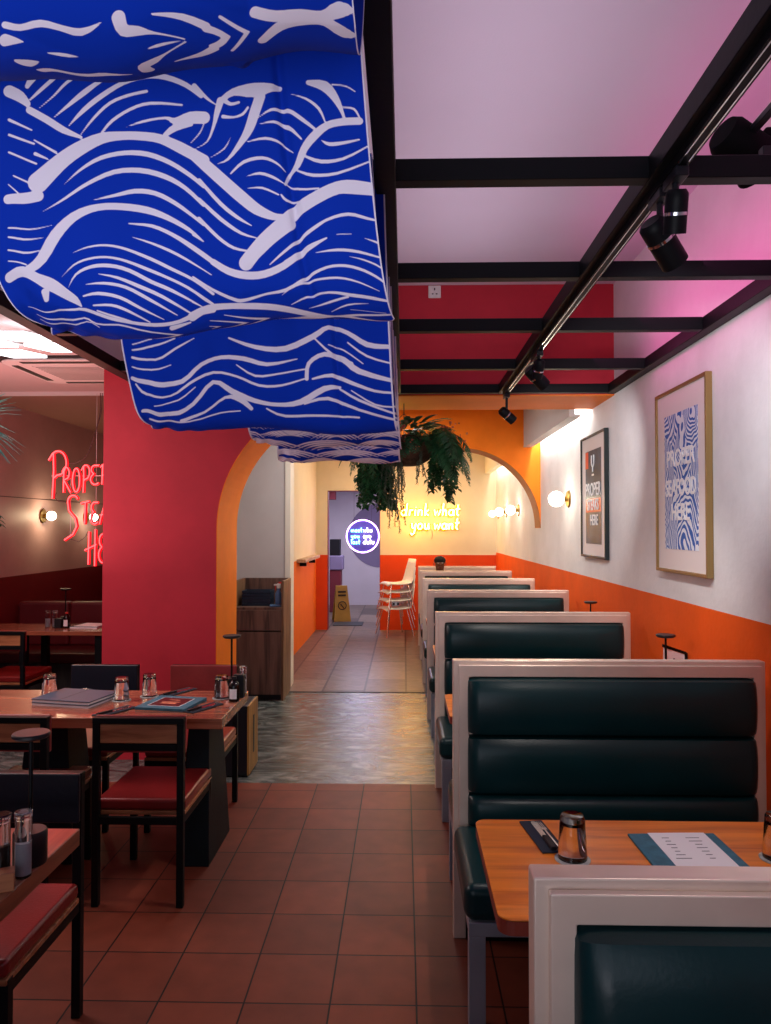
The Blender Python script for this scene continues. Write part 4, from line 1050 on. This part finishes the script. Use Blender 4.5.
# yellow neon on the far wall
t = thing('yellow_neon_sign', 'glowing yellow neon script on the cream far wall', 'neon sign', (.35, FW, 1.82))
kf = FW / 750
neon_word(t, 'drink what', LO, -.40, .02, .20, .010, 'neon_yellow', 'neon_amber_halo', wid=.95, y=-.03, halo_r=.036, slant=.12)
neon_word(t, 'you want', LO, -.24, -.20, .20, .010, 'neon_yellow', 'neon_amber_halo', wid=.92, y=-.03, halo_r=.036, slant=.12)
MB().tube([(.10, -.006, -.22), (.11, -.006, -.30), (.095, -.006, -.36)], .003, 6).build('cord', 'cable', t)
point('yellow_neon_glow', (.12, FW - .5, 1.78), 20, (1, .42, .03), .12)
# round violet neon in the corridor opening
RY = 12.75
t = thing('round_neon_sign', 'round violet neon sign with two columns of lettering hanging in the corridor', 'neon sign', (-.70, RY, 1.50))
MB().lathe([(0, 0), (.275, 0), (.275, .006), (0, .006)], seg=48, mtx=Matrix.Rotation(R(90), 4, 'X')).build('disc', 'sign_disc', t, smooth=True)
MB().tube([(.275 * math.cos(a), -.018, .275 * math.sin(a)) for a in np.linspace(0, 2 * math.pi, 49)], .011, 8).build('neon_ring', 'neon_violet', t, smooth=True)
for k, (a, b_) in enumerate((('meet', 'who'), ('you', 'are'), ('last', 'date'))):
    zz = .07 - k * .10
    neon_word(t, a, LO, -.20, zz, .085, .006, 'neon_cyan', None, wid=1.05, y=-.008)
    neon_word(t, b_, LO, .01, zz, .085, .006, 'neon_warm', None, wid=1.05, y=-.008)
MB().tube([(-.15, 0, .23), (-.15, 0, 1.0)], .002, 6).tube([(.15, 0, .23), (.15, 0, 1.0)], .002, 6).build('hanging_wire', 'cable', t)
point('violet_neon_glow', (-.70, RY - .3, 1.55), 5, (.55, .35, 1), .2)

# ================================================================ POSTERS
def txt(body, size, ext, name, m, parent, mtx, sx=1.0):
    c = bpy.data.curves.new(name, 'FONT'); c.body = body; c.size = size; c.align_x = 'CENTER'; c.align_y = 'CENTER'; c.extrude = ext
    c.offset = size * .018
    o = bpy.data.objects.new(name, c); COL.objects.link(o)
    bpy.context.view_layer.update()
    me = bpy.data.meshes.new_from_object(o.evaluated_get(bpy.context.evaluated_depsgraph_get()))
    bpy.data.objects.remove(o)
    me.transform(Matrix.Diagonal((sx, 1, 1, 1))); me.transform(mtx)
    ob = bpy.data.objects.new(name, me); COL.objects.link(ob); me.materials.clear(); me.materials.append(M[m]); ob.parent = parent
    return ob
def wave_print():
    m = bpy.data.materials.new('blue_wave_print'); m.use_nodes = True
    N, L = nt(m); b = N['Principled BSDF']; b.inputs['Roughness'].default_value = .7
    tc = N.new('ShaderNodeTexCoord')
    v = N.new('ShaderNodeTexVoronoi'); v.inputs['Scale'].default_value = 4.2; v.feature = 'F1'; v.inputs['Randomness'].default_value = .9
    mp = N.new('ShaderNodeMapping'); mp.inputs['Scale'].default_value = (1, 1.0, .62); L.new(tc.outputs['Object'], mp.inputs[0])
    n = N.new('ShaderNodeTexNoise'); n.inputs['Scale'].default_value = 5; L.new(mp.outputs[0], n.inputs['Vector'])
    mxv = N.new('ShaderNodeMix'); mxv.data_type = 'VECTOR'; mxv.inputs['Factor'].default_value = .12
    L.new(mp.outputs[0], mxv.inputs['A']); L.new(n.outputs['Color'], mxv.inputs['B'])
    L.new(mxv.outputs['Result'], v.inputs['Vector'])
    mu = N.new('ShaderNodeMath'); mu.operation = 'MULTIPLY'; mu.inputs[1].default_value = 105; L.new(v.outputs['Distance'], mu.inputs[0])
    si = N.new('ShaderNodeMath'); si.operation = 'SINE'; L.new(mu.outputs[0], si.inputs[0])
    gt = N.new('ShaderNodeMath'); gt.operation = 'GREATER_THAN'; gt.inputs[1].default_value = .05; L.new(si.outputs[0], gt.inputs[0])
    mx = N.new('ShaderNodeMix'); mx.data_type = 'RGBA'; mx.inputs['A'].default_value = (.02, .12, .50, 1); mx.inputs['B'].default_value = (.78, .85, .95, 1)
    L.new(gt.outputs[0], mx.inputs['Factor']); L.new(mx.outputs['Result'], b.inputs['Base Color'])
    return m
M['wave_print'] = wave_print()
M['grey_print'] = mat('grey_blue_print', (.030, .065, .11), .45, var=.5, vscale=7)
M['red_print'] = mat('red_print', (.75, .09, .04), .45)
M['white_ink'] = mat('white_ink', (.95, .96, .98), .7)
M['mount'] = mat('mount_card', (.80, .74, .74), .6)
def poster(y0, y1, z0, z1, frame, fw, label, n):
    yc, zc = (y0 + y1) / 2, (z0 + z1) / 2; hw, hh = (y1 - y0) / 2, (z1 - z0) / 2
    t = thing('framed_poster', label, 'poster', (WX, yc, zc), 0)
    d = -.034; e = -.002
    f = MB().box(d, e, -hw, -hw + fw, -hh, hh).box(d, e, hw - fw, hw, -hh, hh).box(d, e, -hw + fw, hw - fw, -hh, -hh + fw).box(d, e, -hw + fw, hw - fw, hh - fw, hh)
    f.build('frame', frame, t, bevel=.002, seg=1)
    MB().box(-.022, e, -hw + fw, hw - fw, -hh + fw, hh - fw).build('mount', 'mount', t)
    # text plane: reading direction runs towards -Y (seen from the room)
    T = Matrix(((0, 0, -1, -.0262), (-1, 0, 0, 0), (0, 1, 0, 0), (0, 0, 0, 1)))
    if n == 0:
        pw, ph = .235, .39
        MB().box(-.0235, -.0222, -pw, pw, -ph * 1.0 + .02, ph * .92).build('print', 'wave_print', t)
        for s_, z in (('PROPER', .115), ('SEAFOOD', -.045), ('HERE', -.175)):
            txt(s_, .125, .001, 'lettering', 'white_ink', t, Matrix.Translation((0, 0, z)) @ T, .78 if len(s_) > 6 else .9)
    else:
        pw, ph = .235, .37
        MB().box(-.0235, -.0222, -pw, pw, -ph, ph * .96).build('print', 'grey_print', t)
        MB().box(-.0245, -.0236, -pw * .98, pw * .98, -.125, -.02).box(-.0245, -.0236, pw * .62, pw, .22, ph * .95).build('red_band', 'red_print', t)
        txt('PROPER', .140, .001, 'lettering', 'white_ink', t, Matrix.Translation((0, 0, .045)) @ T, .92)
        txt('STEAKS', .115, .001, 'lettering', 'white_ink', t, Matrix.Translation((0, 0, -.073)) @ T, .88)
        txt('HERE', .115, .001, 'lettering', 'white_ink', t, Matrix.Translation((0, -.03, -.19)) @ T, .9)
        ic = MB()
        P3 = lambda L_: [(-.0255, -a, b_) for a, b_ in L_]
        ic.tube(P3([(-.035, .315), (-.035, .265)] + [(.035 * math.cos(R(a)), .26 + .035 * math.sin(R(a))) for a in np.linspace(180, 360, 9)] + [(.035, .265), (.035, .315)]), .006, 6)
        ic.tube(P3([(0, .225), (0, .185)]), .006, 6)
        ic.box(-.0265, -.0245, -.03, .03, .155, .170)
        ic.build('fork_emblem', 'white_ink', t)
    return t
poster(3.62, 4.35, 1.398, 2.394, 'gold', .018, 'gold framed poster of blue and white waves with white lettering on the right wall', 0)
poster(5.44, 6.18, 1.41, 2.365, 'black_frame', .018, 'black framed poster with dark print and a red band on the right wall', 1)

# ================================================================ CABINET AND TRAYS
t = thing('service_cabinet', 'walnut service cabinet with a recessed top under the arch', 'cabinet', (-1.146, 7.13, 0))
D = .46; W = .48
MB().box(-.022, 0, 0, D, 0, 1.135).build('side_panel', 'walnut_light', t, bevel=.003, seg=1)
lp = [(.0, .0), (D, 0), (D, 1.135)] + [(.06 + .0, 1.135)] + [(.06 - .06 * math.sin(R(a)), 1.075 + .06 * math.cos(R(a))) for a in (30, 60, 90)]
MB().prism(lp, YZ, -W, -W + .02).build('side_panel', 'walnut_light', t)
MB().box(-W + .02, -.022, D - .02, D, .05, 1.135).build('back_panel', 'walnut', t)
MB().box(-W + .02, -.022, .002, D - .02, .86, .885).build('worktop', 'walnut', t, bevel=.002, seg=1)
MB().box(-W + .02, -.022, .004, D - .02, .06, .62).build('carcass', 'walnut', t)
MB().box(-W + .022, -.024, -.016, .003, .665, .858).build('drawer', 'walnut', t, bevel=.002, seg=1)
MB().box(-W + .022, -.024, -.016, .003, .06, .652).build('door', 'walnut', t, bevel=.002, seg=1)
MB().box(-W + .03, -.03, .04, .06, 0, .06).build('plinth', 'black_wood', t)
for k in range(5):
    last = k == 4
    o = thing('serving_tray', 'dark blue tray, %s of the stack on the walnut cabinet' % ('topmost', 'second from top', 'middle one', 'second from bottom', 'lowest')[4 - k], 'tray', (-1.43, 7.34, .886 + k * .030), 0, 'dark blue trays stacked on the cabinet')
    b_ = MB().prism(round_rect(-.135, .135, -.10, .10, .02), XY, 0, .005)
    b_.build('tray_base', 'blue_tray', o)
    rim = MB()
    for (x0, x1, y0, y1) in ((-.14, .14, -.105, -.097), (-.14, .14, .097, .105), (-.14, -.132, -.097, .097), (.132, .14, -.097, .097)): rim.box(x0, x1, y0, y1, .0, .026)
    rim.build('tray_rim', 'blue_tray', o, bevel=.003)
o = thing('spray_bottle', 'white and blue spray bottle with red trigger on the cabinet top', 'spray bottle', (-1.215, 7.25, .886))
MB().lathe([(0, 0), (.03, 0), (.032, .01), (.032, .12), (.012, .155), (.012, .17), (0, .17)], seg=20).build('bottle_body', 'blue_plastic', o, smooth=True)
MB().box(-.015, .02, -.015, .015, .17, .215).box(-.045, -.015, -.008, .008, .195, .212).build('nozzle_head', 'white_plastic', o, bevel=.003)
MB().box(-.035, -.025, -.006, .006, .15, .195).box(.0, .04, -.010, .010, .2155, .232).build('trigger', 'red_plastic', o, bevel=.002)
o = thing('folded_cloth', 'pale blue folded cloth on the cabinet beside the trays', 'cloth', (-1.24, 7.19, .886), 12)
MB().box(-.05, .06, -.035, .025, 0, .02).build('cloth_fold', 'blue_plastic', o, bevel=.008, seg=3)
# wall shelf on the left hall wall
t = thing('wall_shelf', 'small pale wooden ledge on the left hall wall above the orange paint', 'shelf', (-1.42, 9.9, 1.18))
MB().box(0, .12, 0, 1.7, 0, .045).build('shelf_board', 'shelf_wood', t, bevel=.004)
MB().box(0, .09, .3, .33, -.06, 0).box(0, .09, 1.3, 1.33, -.06, 0).build('bracket', 'black_metal', t)
# storage crate by the laid table
t = thing('storage_crate', 'black box with slotted yellow wooden front standing behind the laid table', 'box', (-1.03, 4.93, 0))
MB().box(-.16, -.0, -.0, .30, .015, .47).build('crate_body', 'black_plastic', t, bevel=.006)
s_ = MB().prism([(.0, .015), (.30, .015), (.30, .47), (.0, .47)], YZ, .0, .012)
s_.build('side_board', 'crate_wood', t, bevel=.003)
MB().box(.0122, .0150, .13, .17, .13, .38).build('slot', 'black_plastic', t, bevel=.001)
MB().box(-.14, -.10, .02, .06, 0, .015).box(-.04, -.0, .02, .06, 0, .015).box(-.14, -.10, .24, .28, 0, .015).box(-.04, 0, .24, .28, 0, .015).build('feet', 'black_plastic', t)

# ================================================================ WHITE STACKED CHAIRS
def shell_chair(loc, rz, label):
    t = thing('stacking_chair', label, 'chair', loc, rz, 'white stacking chairs by the far wall')
    sh = MB(); nu_, nv_ = 10, 14; G = []
    for j in range(nv_ + 1):
        v = j / nv_
        if v < .55: y = .21 - v / .55 * .40; z = .46 - .02 * math.sin(v / .55 * math.pi)
        elif v < .7: a = (v - .55) / .15 * math.pi / 2; y = -.19 - .05 * math.sin(a); z = .455 + .06 * (1 - math.cos(a))
        else: y = -.24 - (v - .7) / .3 * .06; z = .515 + (v - .7) / .3 * .28
        wd = .20 if v < .7 else .20 - (v - .7) / .3 * .06
        row = []
        for i in range(nu_ + 1):
            u = 2 * i / nu_ - 1
            cz = .035 * u * u if v < .6 else 0; cy = .03 * u * u if v >= .55 else 0
            drop = -.05 * (1 - u * u) * 0 - (.04 if v < .02 else 0)
            row.append(sh.bm.verts.new((u * wd, y + cy, z - cz * .6 + drop)))
        G.append(row)
    for A, B_ in zip(G, G[1:]):
        for i in range(nu_): sh.bm.faces.new((A[i], A[i+1], B_[i+1], B_[i]))
    sh.build('seat_shell', 'white_plastic', t, smooth=True, solid=.012)
    for sx in (-1, 1):
        for sy in (-1, 1):
            MB().cyl((sx * .15, sy * .13, .435), (sx * .245, sy * .22, .012), .010, 10).build('leg', 'chrome', t, smooth=True)
    MB().cyl((-.15, .13, .428), (.15, .13, .428), .008, 8).cyl((-.15, -.13, .428), (.15, -.13, .428), .008, 8).cyl((-.15, -.13, .428), (-.15, .13, .428), .008, 8).cyl((.15, -.13, .428), (.15, .13, .428), .008, 8).build('under_frame', 'chrome', t, smooth=True)
    return t
sc0 = shell_chair((-.14, 11.45, 0), 112, 'white stacking chair, lowest of the stack by the far wall')
for k, nm in enumerate(('second from the floor in the stack', 'third from the floor in the stack', 'topmost of the stack')):
    dup(sc0, (-.14 + .006 * (k + 1), 11.45, .124 * (k + 1)), 112, 'white stacking chair, ' + nm + ' by the far wall')
# wet floor sign
t = thing('wet_floor_sign', 'yellow folding floor sign standing in the corridor by the door jamb', 'floor sign', (-1.11, 13.3, 0), 12)
for s in (-1, 1):
    MB().hexa([(-.15, s * .17 - .01, 0), (.15, s * .17 - .01, 0), (.15, s * .17 + .01, 0), (-.15, s * .17 + .01, 0)], [(-.10, s * .02 - .01, .62), (.10, s * .02 - .01, .62), (.10, s * .02 + .01, .62), (-.10, s * .02 + .01, .62)]).build('board', 'yellow_plastic', t, bevel=.004)
pr = MB()
for z_ in (.50, .44): pr.box(-.07, .07, -.185 + z_ * .24 - .012, -.185 + z_ * .24 - .006, z_, z_ + .03)
pr.tube([(.07 * math.cos(a), -.135, .28 + .07 * math.sin(a)) for a in np.linspace(0, 2 * math.pi, 25)], .008, 6)
pr.build('print', 'wet_black', t); pr = MB()
pr.tube([(-.03, -.135, .31), (.0, -.135, .27), (.03, -.135, .23)], .010, 6)
pr.build('print', 'wet_black', t)
t = thing('corridor_stand', 'maroon stand with a pale top and black box in the corridor behind the yellow sign', 'stand', (-1.45, 14.6, 0))
MB().box(0, .22, 0, .35, 0, .82).build('stand', 'jamb', t, bevel=.01)
MB().box(.0, .26, -.02, .36, .82, 1.10).build('pale_lid', 'mauve', t, bevel=.02)
MB().box(.0, .20, .02, .30, 1.10, 1.42).build('monitor', 'black_plastic', t, bevel=.01)
t = thing('double_socket', 'small metal double socket on the orange far wall behind the stacked chairs', 'socket', (-.13, FW, .42))
MB().box(-.075, .075, -.01, 0, -.04, .04).build('plate', 'chrome', t, bevel=.003)
MB().box(-.055, -.02, -.012, -.0102, -.02, .02).box(.02, .055, -.012, -.0102, -.02, .02).build('socket_face', 'black_plastic', t)
t = thing('floor_mat', 'dark mat lying on the corridor floor just past the opening', 'mat', (-.95, 12.6, 0))
MB().prism(round_rect(-.25, .25, 0, .5, .03), XY, .0005, .008).build('mat_pile', 'black_wood', t)

# ================================================================ SIDE ROOM CEILING
t = thing('ceiling_air_conditioner', 'square ceiling air conditioner cassette in the side room ceiling', 'air conditioner', (-2.52, 5.77, 2.88))
MB().prism(round_rect(-.47, .47, -.47, .47, .14), XY, -.012, 0).build('shadow_gap', 'ac_dark', t)
MB().prism(round_rect(-.44, .44, -.44, .44, .12), XY, -.03, -.012).build('fascia', 'ac_white', t, bevel=.008)
MB().box(-.26, .26, -.26, .26, -.036, -.0305).build('grille', 'ac_white', t, bevel=.006)
g_ = MB()
for k in range(12): g_.box(-.24, .24, -.24 + k * .042, -.228 + k * .042, -.0375, -.0362)
g_.build('grille_slots', 'ac_dark', t)
MB().box(-.28, .28, -.40, -.35, -.034, -.0302).box(-.28, .28, .35, .40, -.034, -.0302).box(-.40, -.35, -.28, .28, -.034, -.0302).box(.35, .40, -.28, .28, -.034, -.0302).build('air_slot', 'ac_dark', t)
t = thing('panel_ceiling_light', 'ceiling light of tilted white rectangular panels in the side room', 'ceiling light', (-2.58, 4.70, 2.88))
MB().box(-.20, .25, -.06, .06, -.03, 0).build('mounting_plate', 'white_trim', t, bevel=.003)
for (a, b_) in ((.25, -.22), (.33, .07), (-.01, .23), (-.05, -.07)):
    MB().prism([(-.165, -.09), (.065, -.09), (.165, .09), (-.065, .09)], lambda x, y, d, a=a, b_=b_: (x + a, y + b_, d), -.085, -.065).build('light_panel', 'lamp_panel', t, bevel=.003)
MB().box(-.03, .35, -.01, .01, -.065, -.05).box(.15, .17, -.22, .22, -.065, -.05).box(.14, .16, -.01, .01, -.065, -.03).build('support_bar', 'white_trim', t)

# ================================================================ PLANTS
def leaf(mb, p, d, n, L_, W_, bend=.3, segs=4):
    """pointed leaf from p along d, face normal about n, drooping"""
    d = Vector(d).normalized(); s = d.cross(Vector(n)).normalized()
    if s.length < .1: s = Vector((1, 0, 0))
    prev = None; p = Vector(p)
    for i in range(segs + 1):
        f = i / segs; wd = W_ * math.sin(math.pi * (f * .92 + .06)) ** .8 / 2 if f < 1 else .0005
        c = p + d * L_ * f - Vector((0, 0, 1)) * bend * L_ * f * f
        cur = (mb.bm.verts.new(c - s * wd), mb.bm.verts.new(c + s * wd))
        if prev: mb.bm.faces.new((prev[0], prev[1], cur[1], cur[0]))
        prev = cur
def frond(mb, p, d, L_, W_, droop, n=14):
    d = Vector(d).normalized(); side = d.cross(Vector((0, 0, 1)))
    if side.length < .1: side = Vector((random.uniform(-1, 1), random.uniform(-1, 1), 0))
    side.normalize(); p = Vector(p); pts = []
    cur = p.copy(); dr = d.copy()
    for i in range(n + 1):
        pts.append(cur.copy()); dr = (dr + Vector((0, 0, -droop / n))).normalized(); cur = cur + dr * L_ / n
    mb.tube(pts, .0025, 5)
    for i in range(1, n + 1):
        f = i / n; w_ = W_ * math.sin(math.pi * (f * .85 + .12)) + .01
        t_ = (pts[i] - pts[i-1]).normalized(); nn = t_.cross(side)
        for s in (-1, 1):
            leaf(mb, pts[i] + t_ * random.uniform(-.004, .004), (side * s + t_ * random.uniform(.3, .7)), nn + side * random.uniform(-.3, .3), w_ * random.uniform(.85, 1.1), w_ * .17 + .004, .25, 3)
def vine(mb, p, L_, step, lw, ll, sway=.02):
    p = Vector(p); n = int(L_ / step); pts = [p]
    dx, dy = random.uniform(-sway, sway), random.uniform(-sway, sway)
    for i in range(n):
        pts.append(pts[-1] + Vector((dx * .25 + random.uniform(-.004, .004), dy * .25 + random.uniform(-.004, .004), -step)))
    mb.tube(pts, .002, 4)
    for q_ in pts[1:]:
        for s in range(2):
            a = random.uniform(0, 6.28)
            leaf(mb, q_, (math.cos(a), math.sin(a), -.35), (0, 0, 1), ll * random.uniform(.7, 1.2), lw, .4, 2)
random.seed(11)
PX, PY = .0, 5.62
t = thing('hanging_planter', 'wicker basket of ferns and trailing vines hanging under the orange soffit', 'hanging plant', (PX, PY, 2.10))
MB().lathe([(0, 0), (.12, .01), (.19, .05), (.235, .12), (.25, .20), (.24, .21), (.0, .19)], seg=32).build('basket', 'basket', t, smooth=True)
MB().tube([(0, 0, .19), (0, 0, .474)], .004, 6).tube([(-.2, 0, .2), (0, 0, .40), (.2, 0, .2)], .003, 6).build('hanging_cord', 'cable', t)
fr = MB()
for k in range(44):
    a = k / 44 * 6.283 + random.uniform(-.1, .1)
    frond(fr, (.19 * math.cos(a), .12 * math.sin(a), .20), (math.cos(a), math.sin(a) * .5, random.uniform(.05, .7)), random.uniform(.24, .40), .075, random.uniform(1.8, 3.4))
for k in range(15):   # the long drooping fronds on the right
    frond(fr, (.20 + random.uniform(-.04, .08), random.uniform(-.15, .05), .22), (random.uniform(.1, 1.0), random.uniform(-.6, .1), random.uniform(.1, .5)), random.uniform(.36, .52), .070, random.uniform(2.6, 5.0), 22)
fr.build('fern_fronds', 'leaf', t, solid=.0012)
vn = MB()
for k in range(44): vine(vn, (random.uniform(-.31, -.12), random.uniform(-.14, .12), .16), random.uniform(.28, .50), .020, .034, .048)
for k in range(16): vine(vn, (random.uniform(.18, .40), random.uniform(-.12, .1), .10), random.uniform(.20, .38), .020, .034, .046)
vn.build('leafy_vines', 'leaf', t, solid=.001)
vg = MB()
for k in range(22): vine(vg, (random.uniform(-.13, .0), random.uniform(-.2, -.1), .12), random.uniform(.28, .62), .012, .010, .014, .008)
for k in range(5): vine(vg, (random.uniform(.05, .18), random.uniform(-.2, -.1), .10), random.uniform(.15, .35), .012, .010, .014, .008)
vg.build('bead_vines', 'leaf_grey', t, solid=.001)
bl = MB()
for k in range(80):
    a = random.uniform(0, 6.28)
    leaf(bl, (.15 * math.cos(a), .1 * math.sin(a), .26 + random.uniform(0, .06)), (math.cos(a) * 1, math.sin(a), random.uniform(.0, .9)), (0, 0, 1), random.uniform(.12, .26), .05, .35, 5)
bl.build('broad_leaves', 'leaf', t, solid=.0012)
fl = MB()
for c in ((.0, -.22, .20), (.35, -.05, .30), (.42, -.05, .20), (.30, -.15, .26), (-.02, -.24, .27), (.06, -.24, .14)):
    for k in range(16):
        o_ = Vector((random.gauss(0, .024), random.gauss(0, .02), random.gauss(0, .024)))
        fl.sphere(Vector(c) + o_, random.uniform(.005, .010), seg=6)
fl.build('blossom_clusters', 'petal', t)
# spiky plant at the left edge
t = thing('spiky_hanging_plant', 'teal green spiky hanging plant at the left edge of the picture', 'hanging plant', (-1.96, 3.3, 2.06))
MB().lathe([(0, -.10), (.06, -.09), (.11, -.03), (.12, .05), (0, .05)], seg=20).build('pot', 'black_plastic', t, smooth=True)
MB().tube([(0, 0, .05), (0, 0, .86)], .003, 6).build('hanging_cord', 'cable', t)
sp_ = MB()
for k in range(90):
    a = random.uniform(0, 6.28); e_ = random.uniform(-.9, .9)
    leaf(sp_, (.05 * math.cos(a), .05 * math.sin(a), .06 + .04 * math.sin(e_)), (math.cos(a) * math.cos(e_), math.sin(a) * math.cos(e_), math.sin(e_)), (0, 0, 1), random.uniform(.14, .20), .016, .25, 3)
sp_.build('spiky_leaves', 'leaf_teal', t, solid=.001)
vv = MB()
for k in range(7): vine(vv, (random.uniform(.03, .08), random.uniform(-.08, .05), -.0), random.uniform(.25, .42), .02, .02, .03)
vv.build('trailing_leaves', 'leaf', t, solid=.001)

# ================================================================ PERSON
def skinned(name, verts, edges, radii, m, parent=None, sub=2, root=0):
    me = bpy.data.meshes.new(name); me.from_pydata(verts, edges, [])
    o = bpy.data.objects.new(name, me); COL.objects.link(o)
    k = o.modifiers.new('skin', 'SKIN'); k.use_smooth_shade = True
    sv = me.skin_vertices[0].data
    for i, r in enumerate(radii):
        sv[i].radius = (r, r) if not isinstance(r, tuple) else r
    sv[root].use_root = True
    s = o.modifiers.new('sub', 'SUBSURF'); s.levels = sub; s.render_levels = sub
    me.materials.append(M[m])
    if parent: o.parent = parent
    return o
# sits on the far bench, facing the camera, forearms on the table
HX, HY = .485, BZ[6] - .40
pv = [(0, .05, .55), (0, .07, .70), (0, .08, .88), (0, .06, .99), (0, .03, 1.06), (0, .01, 1.10), (0, -.005, 1.16), (0, .0, 1.215),
      (-.16, .06, .94), (-.22, .0, .77), (-.13, -.18, .765), (.16, .06, .94), (.22, .0, .77), (.13, -.18, .765),
      (-.09, .02, .53), (-.10, -.33, .52), (-.10, -.36, .08), (-.10, -.46, .05), (.09, .02, .53), (.10, -.33, .52), (.10, -.36, .08), (.10, -.46, .05)]
pe = [(0,1),(1,2),(2,3),(3,4),(4,5),(5,6),(6,7),(3,8),(8,9),(9,10),(3,11),(11,12),(12,13),(0,14),(14,15),(15,16),(16,17),(0,18),(18,19),(19,20),(20,21)]
prr = [(.15,.11),(.14,.10),(.15,.10),(.10,.08),.052,.058,.078,.060,.055,.042,.028,.055,.042,.028,.085,.065,.045,.035,.085,.065,.045,.035]
person = skinned('person', pv, pe, prr, 'skin', None, 2)
person.location = (HX, HY, 0)
tag(person, 'seated man with short black hair and dark shirt, head showing above the far booth', 'person')
def fingers(sx):
    h = MB()
    bx, by, bz = sx * .13, -.18, .768
    for k, (off, ln) in enumerate(((-.027, .062), (-.009, .070), (.009, .066), (.026, .052))):
        h.tube([(bx + off * .8, by - .03, bz), (bx + off, by - .03 - ln * .55, bz + .004), (bx + off, by - .03 - ln, bz - .008)], .0085, 8, .0065)
    h.tube([(bx - sx * .02, by - .01, bz), (bx - sx * .048, by - .035, bz), (bx - sx * .05, by - .062, bz - .006)], .0095, 8, .0075)
    h.sphere((bx, by - .02, bz), .035, (1, 1.15, .5), 14)
    return h
for sx in (-1, 1): fingers(sx).build('hand', 'skin', person, smooth=True)
MB().sphere((0, -.072, 1.150), .016, (.8, 1, 1.3), 12).build('nose', 'skin', person, smooth=True)
MB().sphere((0, -.052, 1.105), .035, (1, .6, .6), 14).build('chin', 'skin', person, smooth=True)
for sx in (-1, 1): MB().sphere((sx * .080, .01, 1.155), .018, (.4, .8, 1.3), 10).build('ear', 'skin', person, smooth=True)
MB().sphere((-.030, -.071, 1.168), .010, (1.2, .6, .7), 10).sphere((.030, -.071, 1.168), .010, (1.2, .6, .7), 10).build('eye_whites', 'eye_white', person, smooth=True)
MB().sphere((-.030, -.077, 1.168), .005, seg=8).sphere((.030, -.077, 1.168), .005, seg=8).box(-.044, -.016, -.080, -.072, 1.184, 1.189).box(.016, .044, -.080, -.072, 1.184, 1.189).build('pupils_and_brows', 'hair', person)
MB().box(-.020, .020, -.080, -.070, 1.112, 1.117).build('mouth', 'jamb', person)
MB().sphere((0, .018, 1.200), .086, (.93, 1.02, .72), 20).build('hair', 'hair', person, smooth=True)
skinned('shirt', [pv[i] for i in (0, 1, 2, 3, 8, 9, 11, 12)], [(0,1),(1,2),(2,3),(3,4),(4,5),(3,6),(6,7)], [(.162,.122),(.152,.112),(.162,.112),(.108,.09),.066,.054,.066,.054], 'shirt', person)
skinned('trousers', [pv[i] for i in (0, 14, 15, 16, 18, 19, 20)], [(0,1),(1,2),(2,3),(0,4),(4,5),(5,6)], [(.155,.115),.094,.075,.056,.094,.075,.056], 'napkin', person)
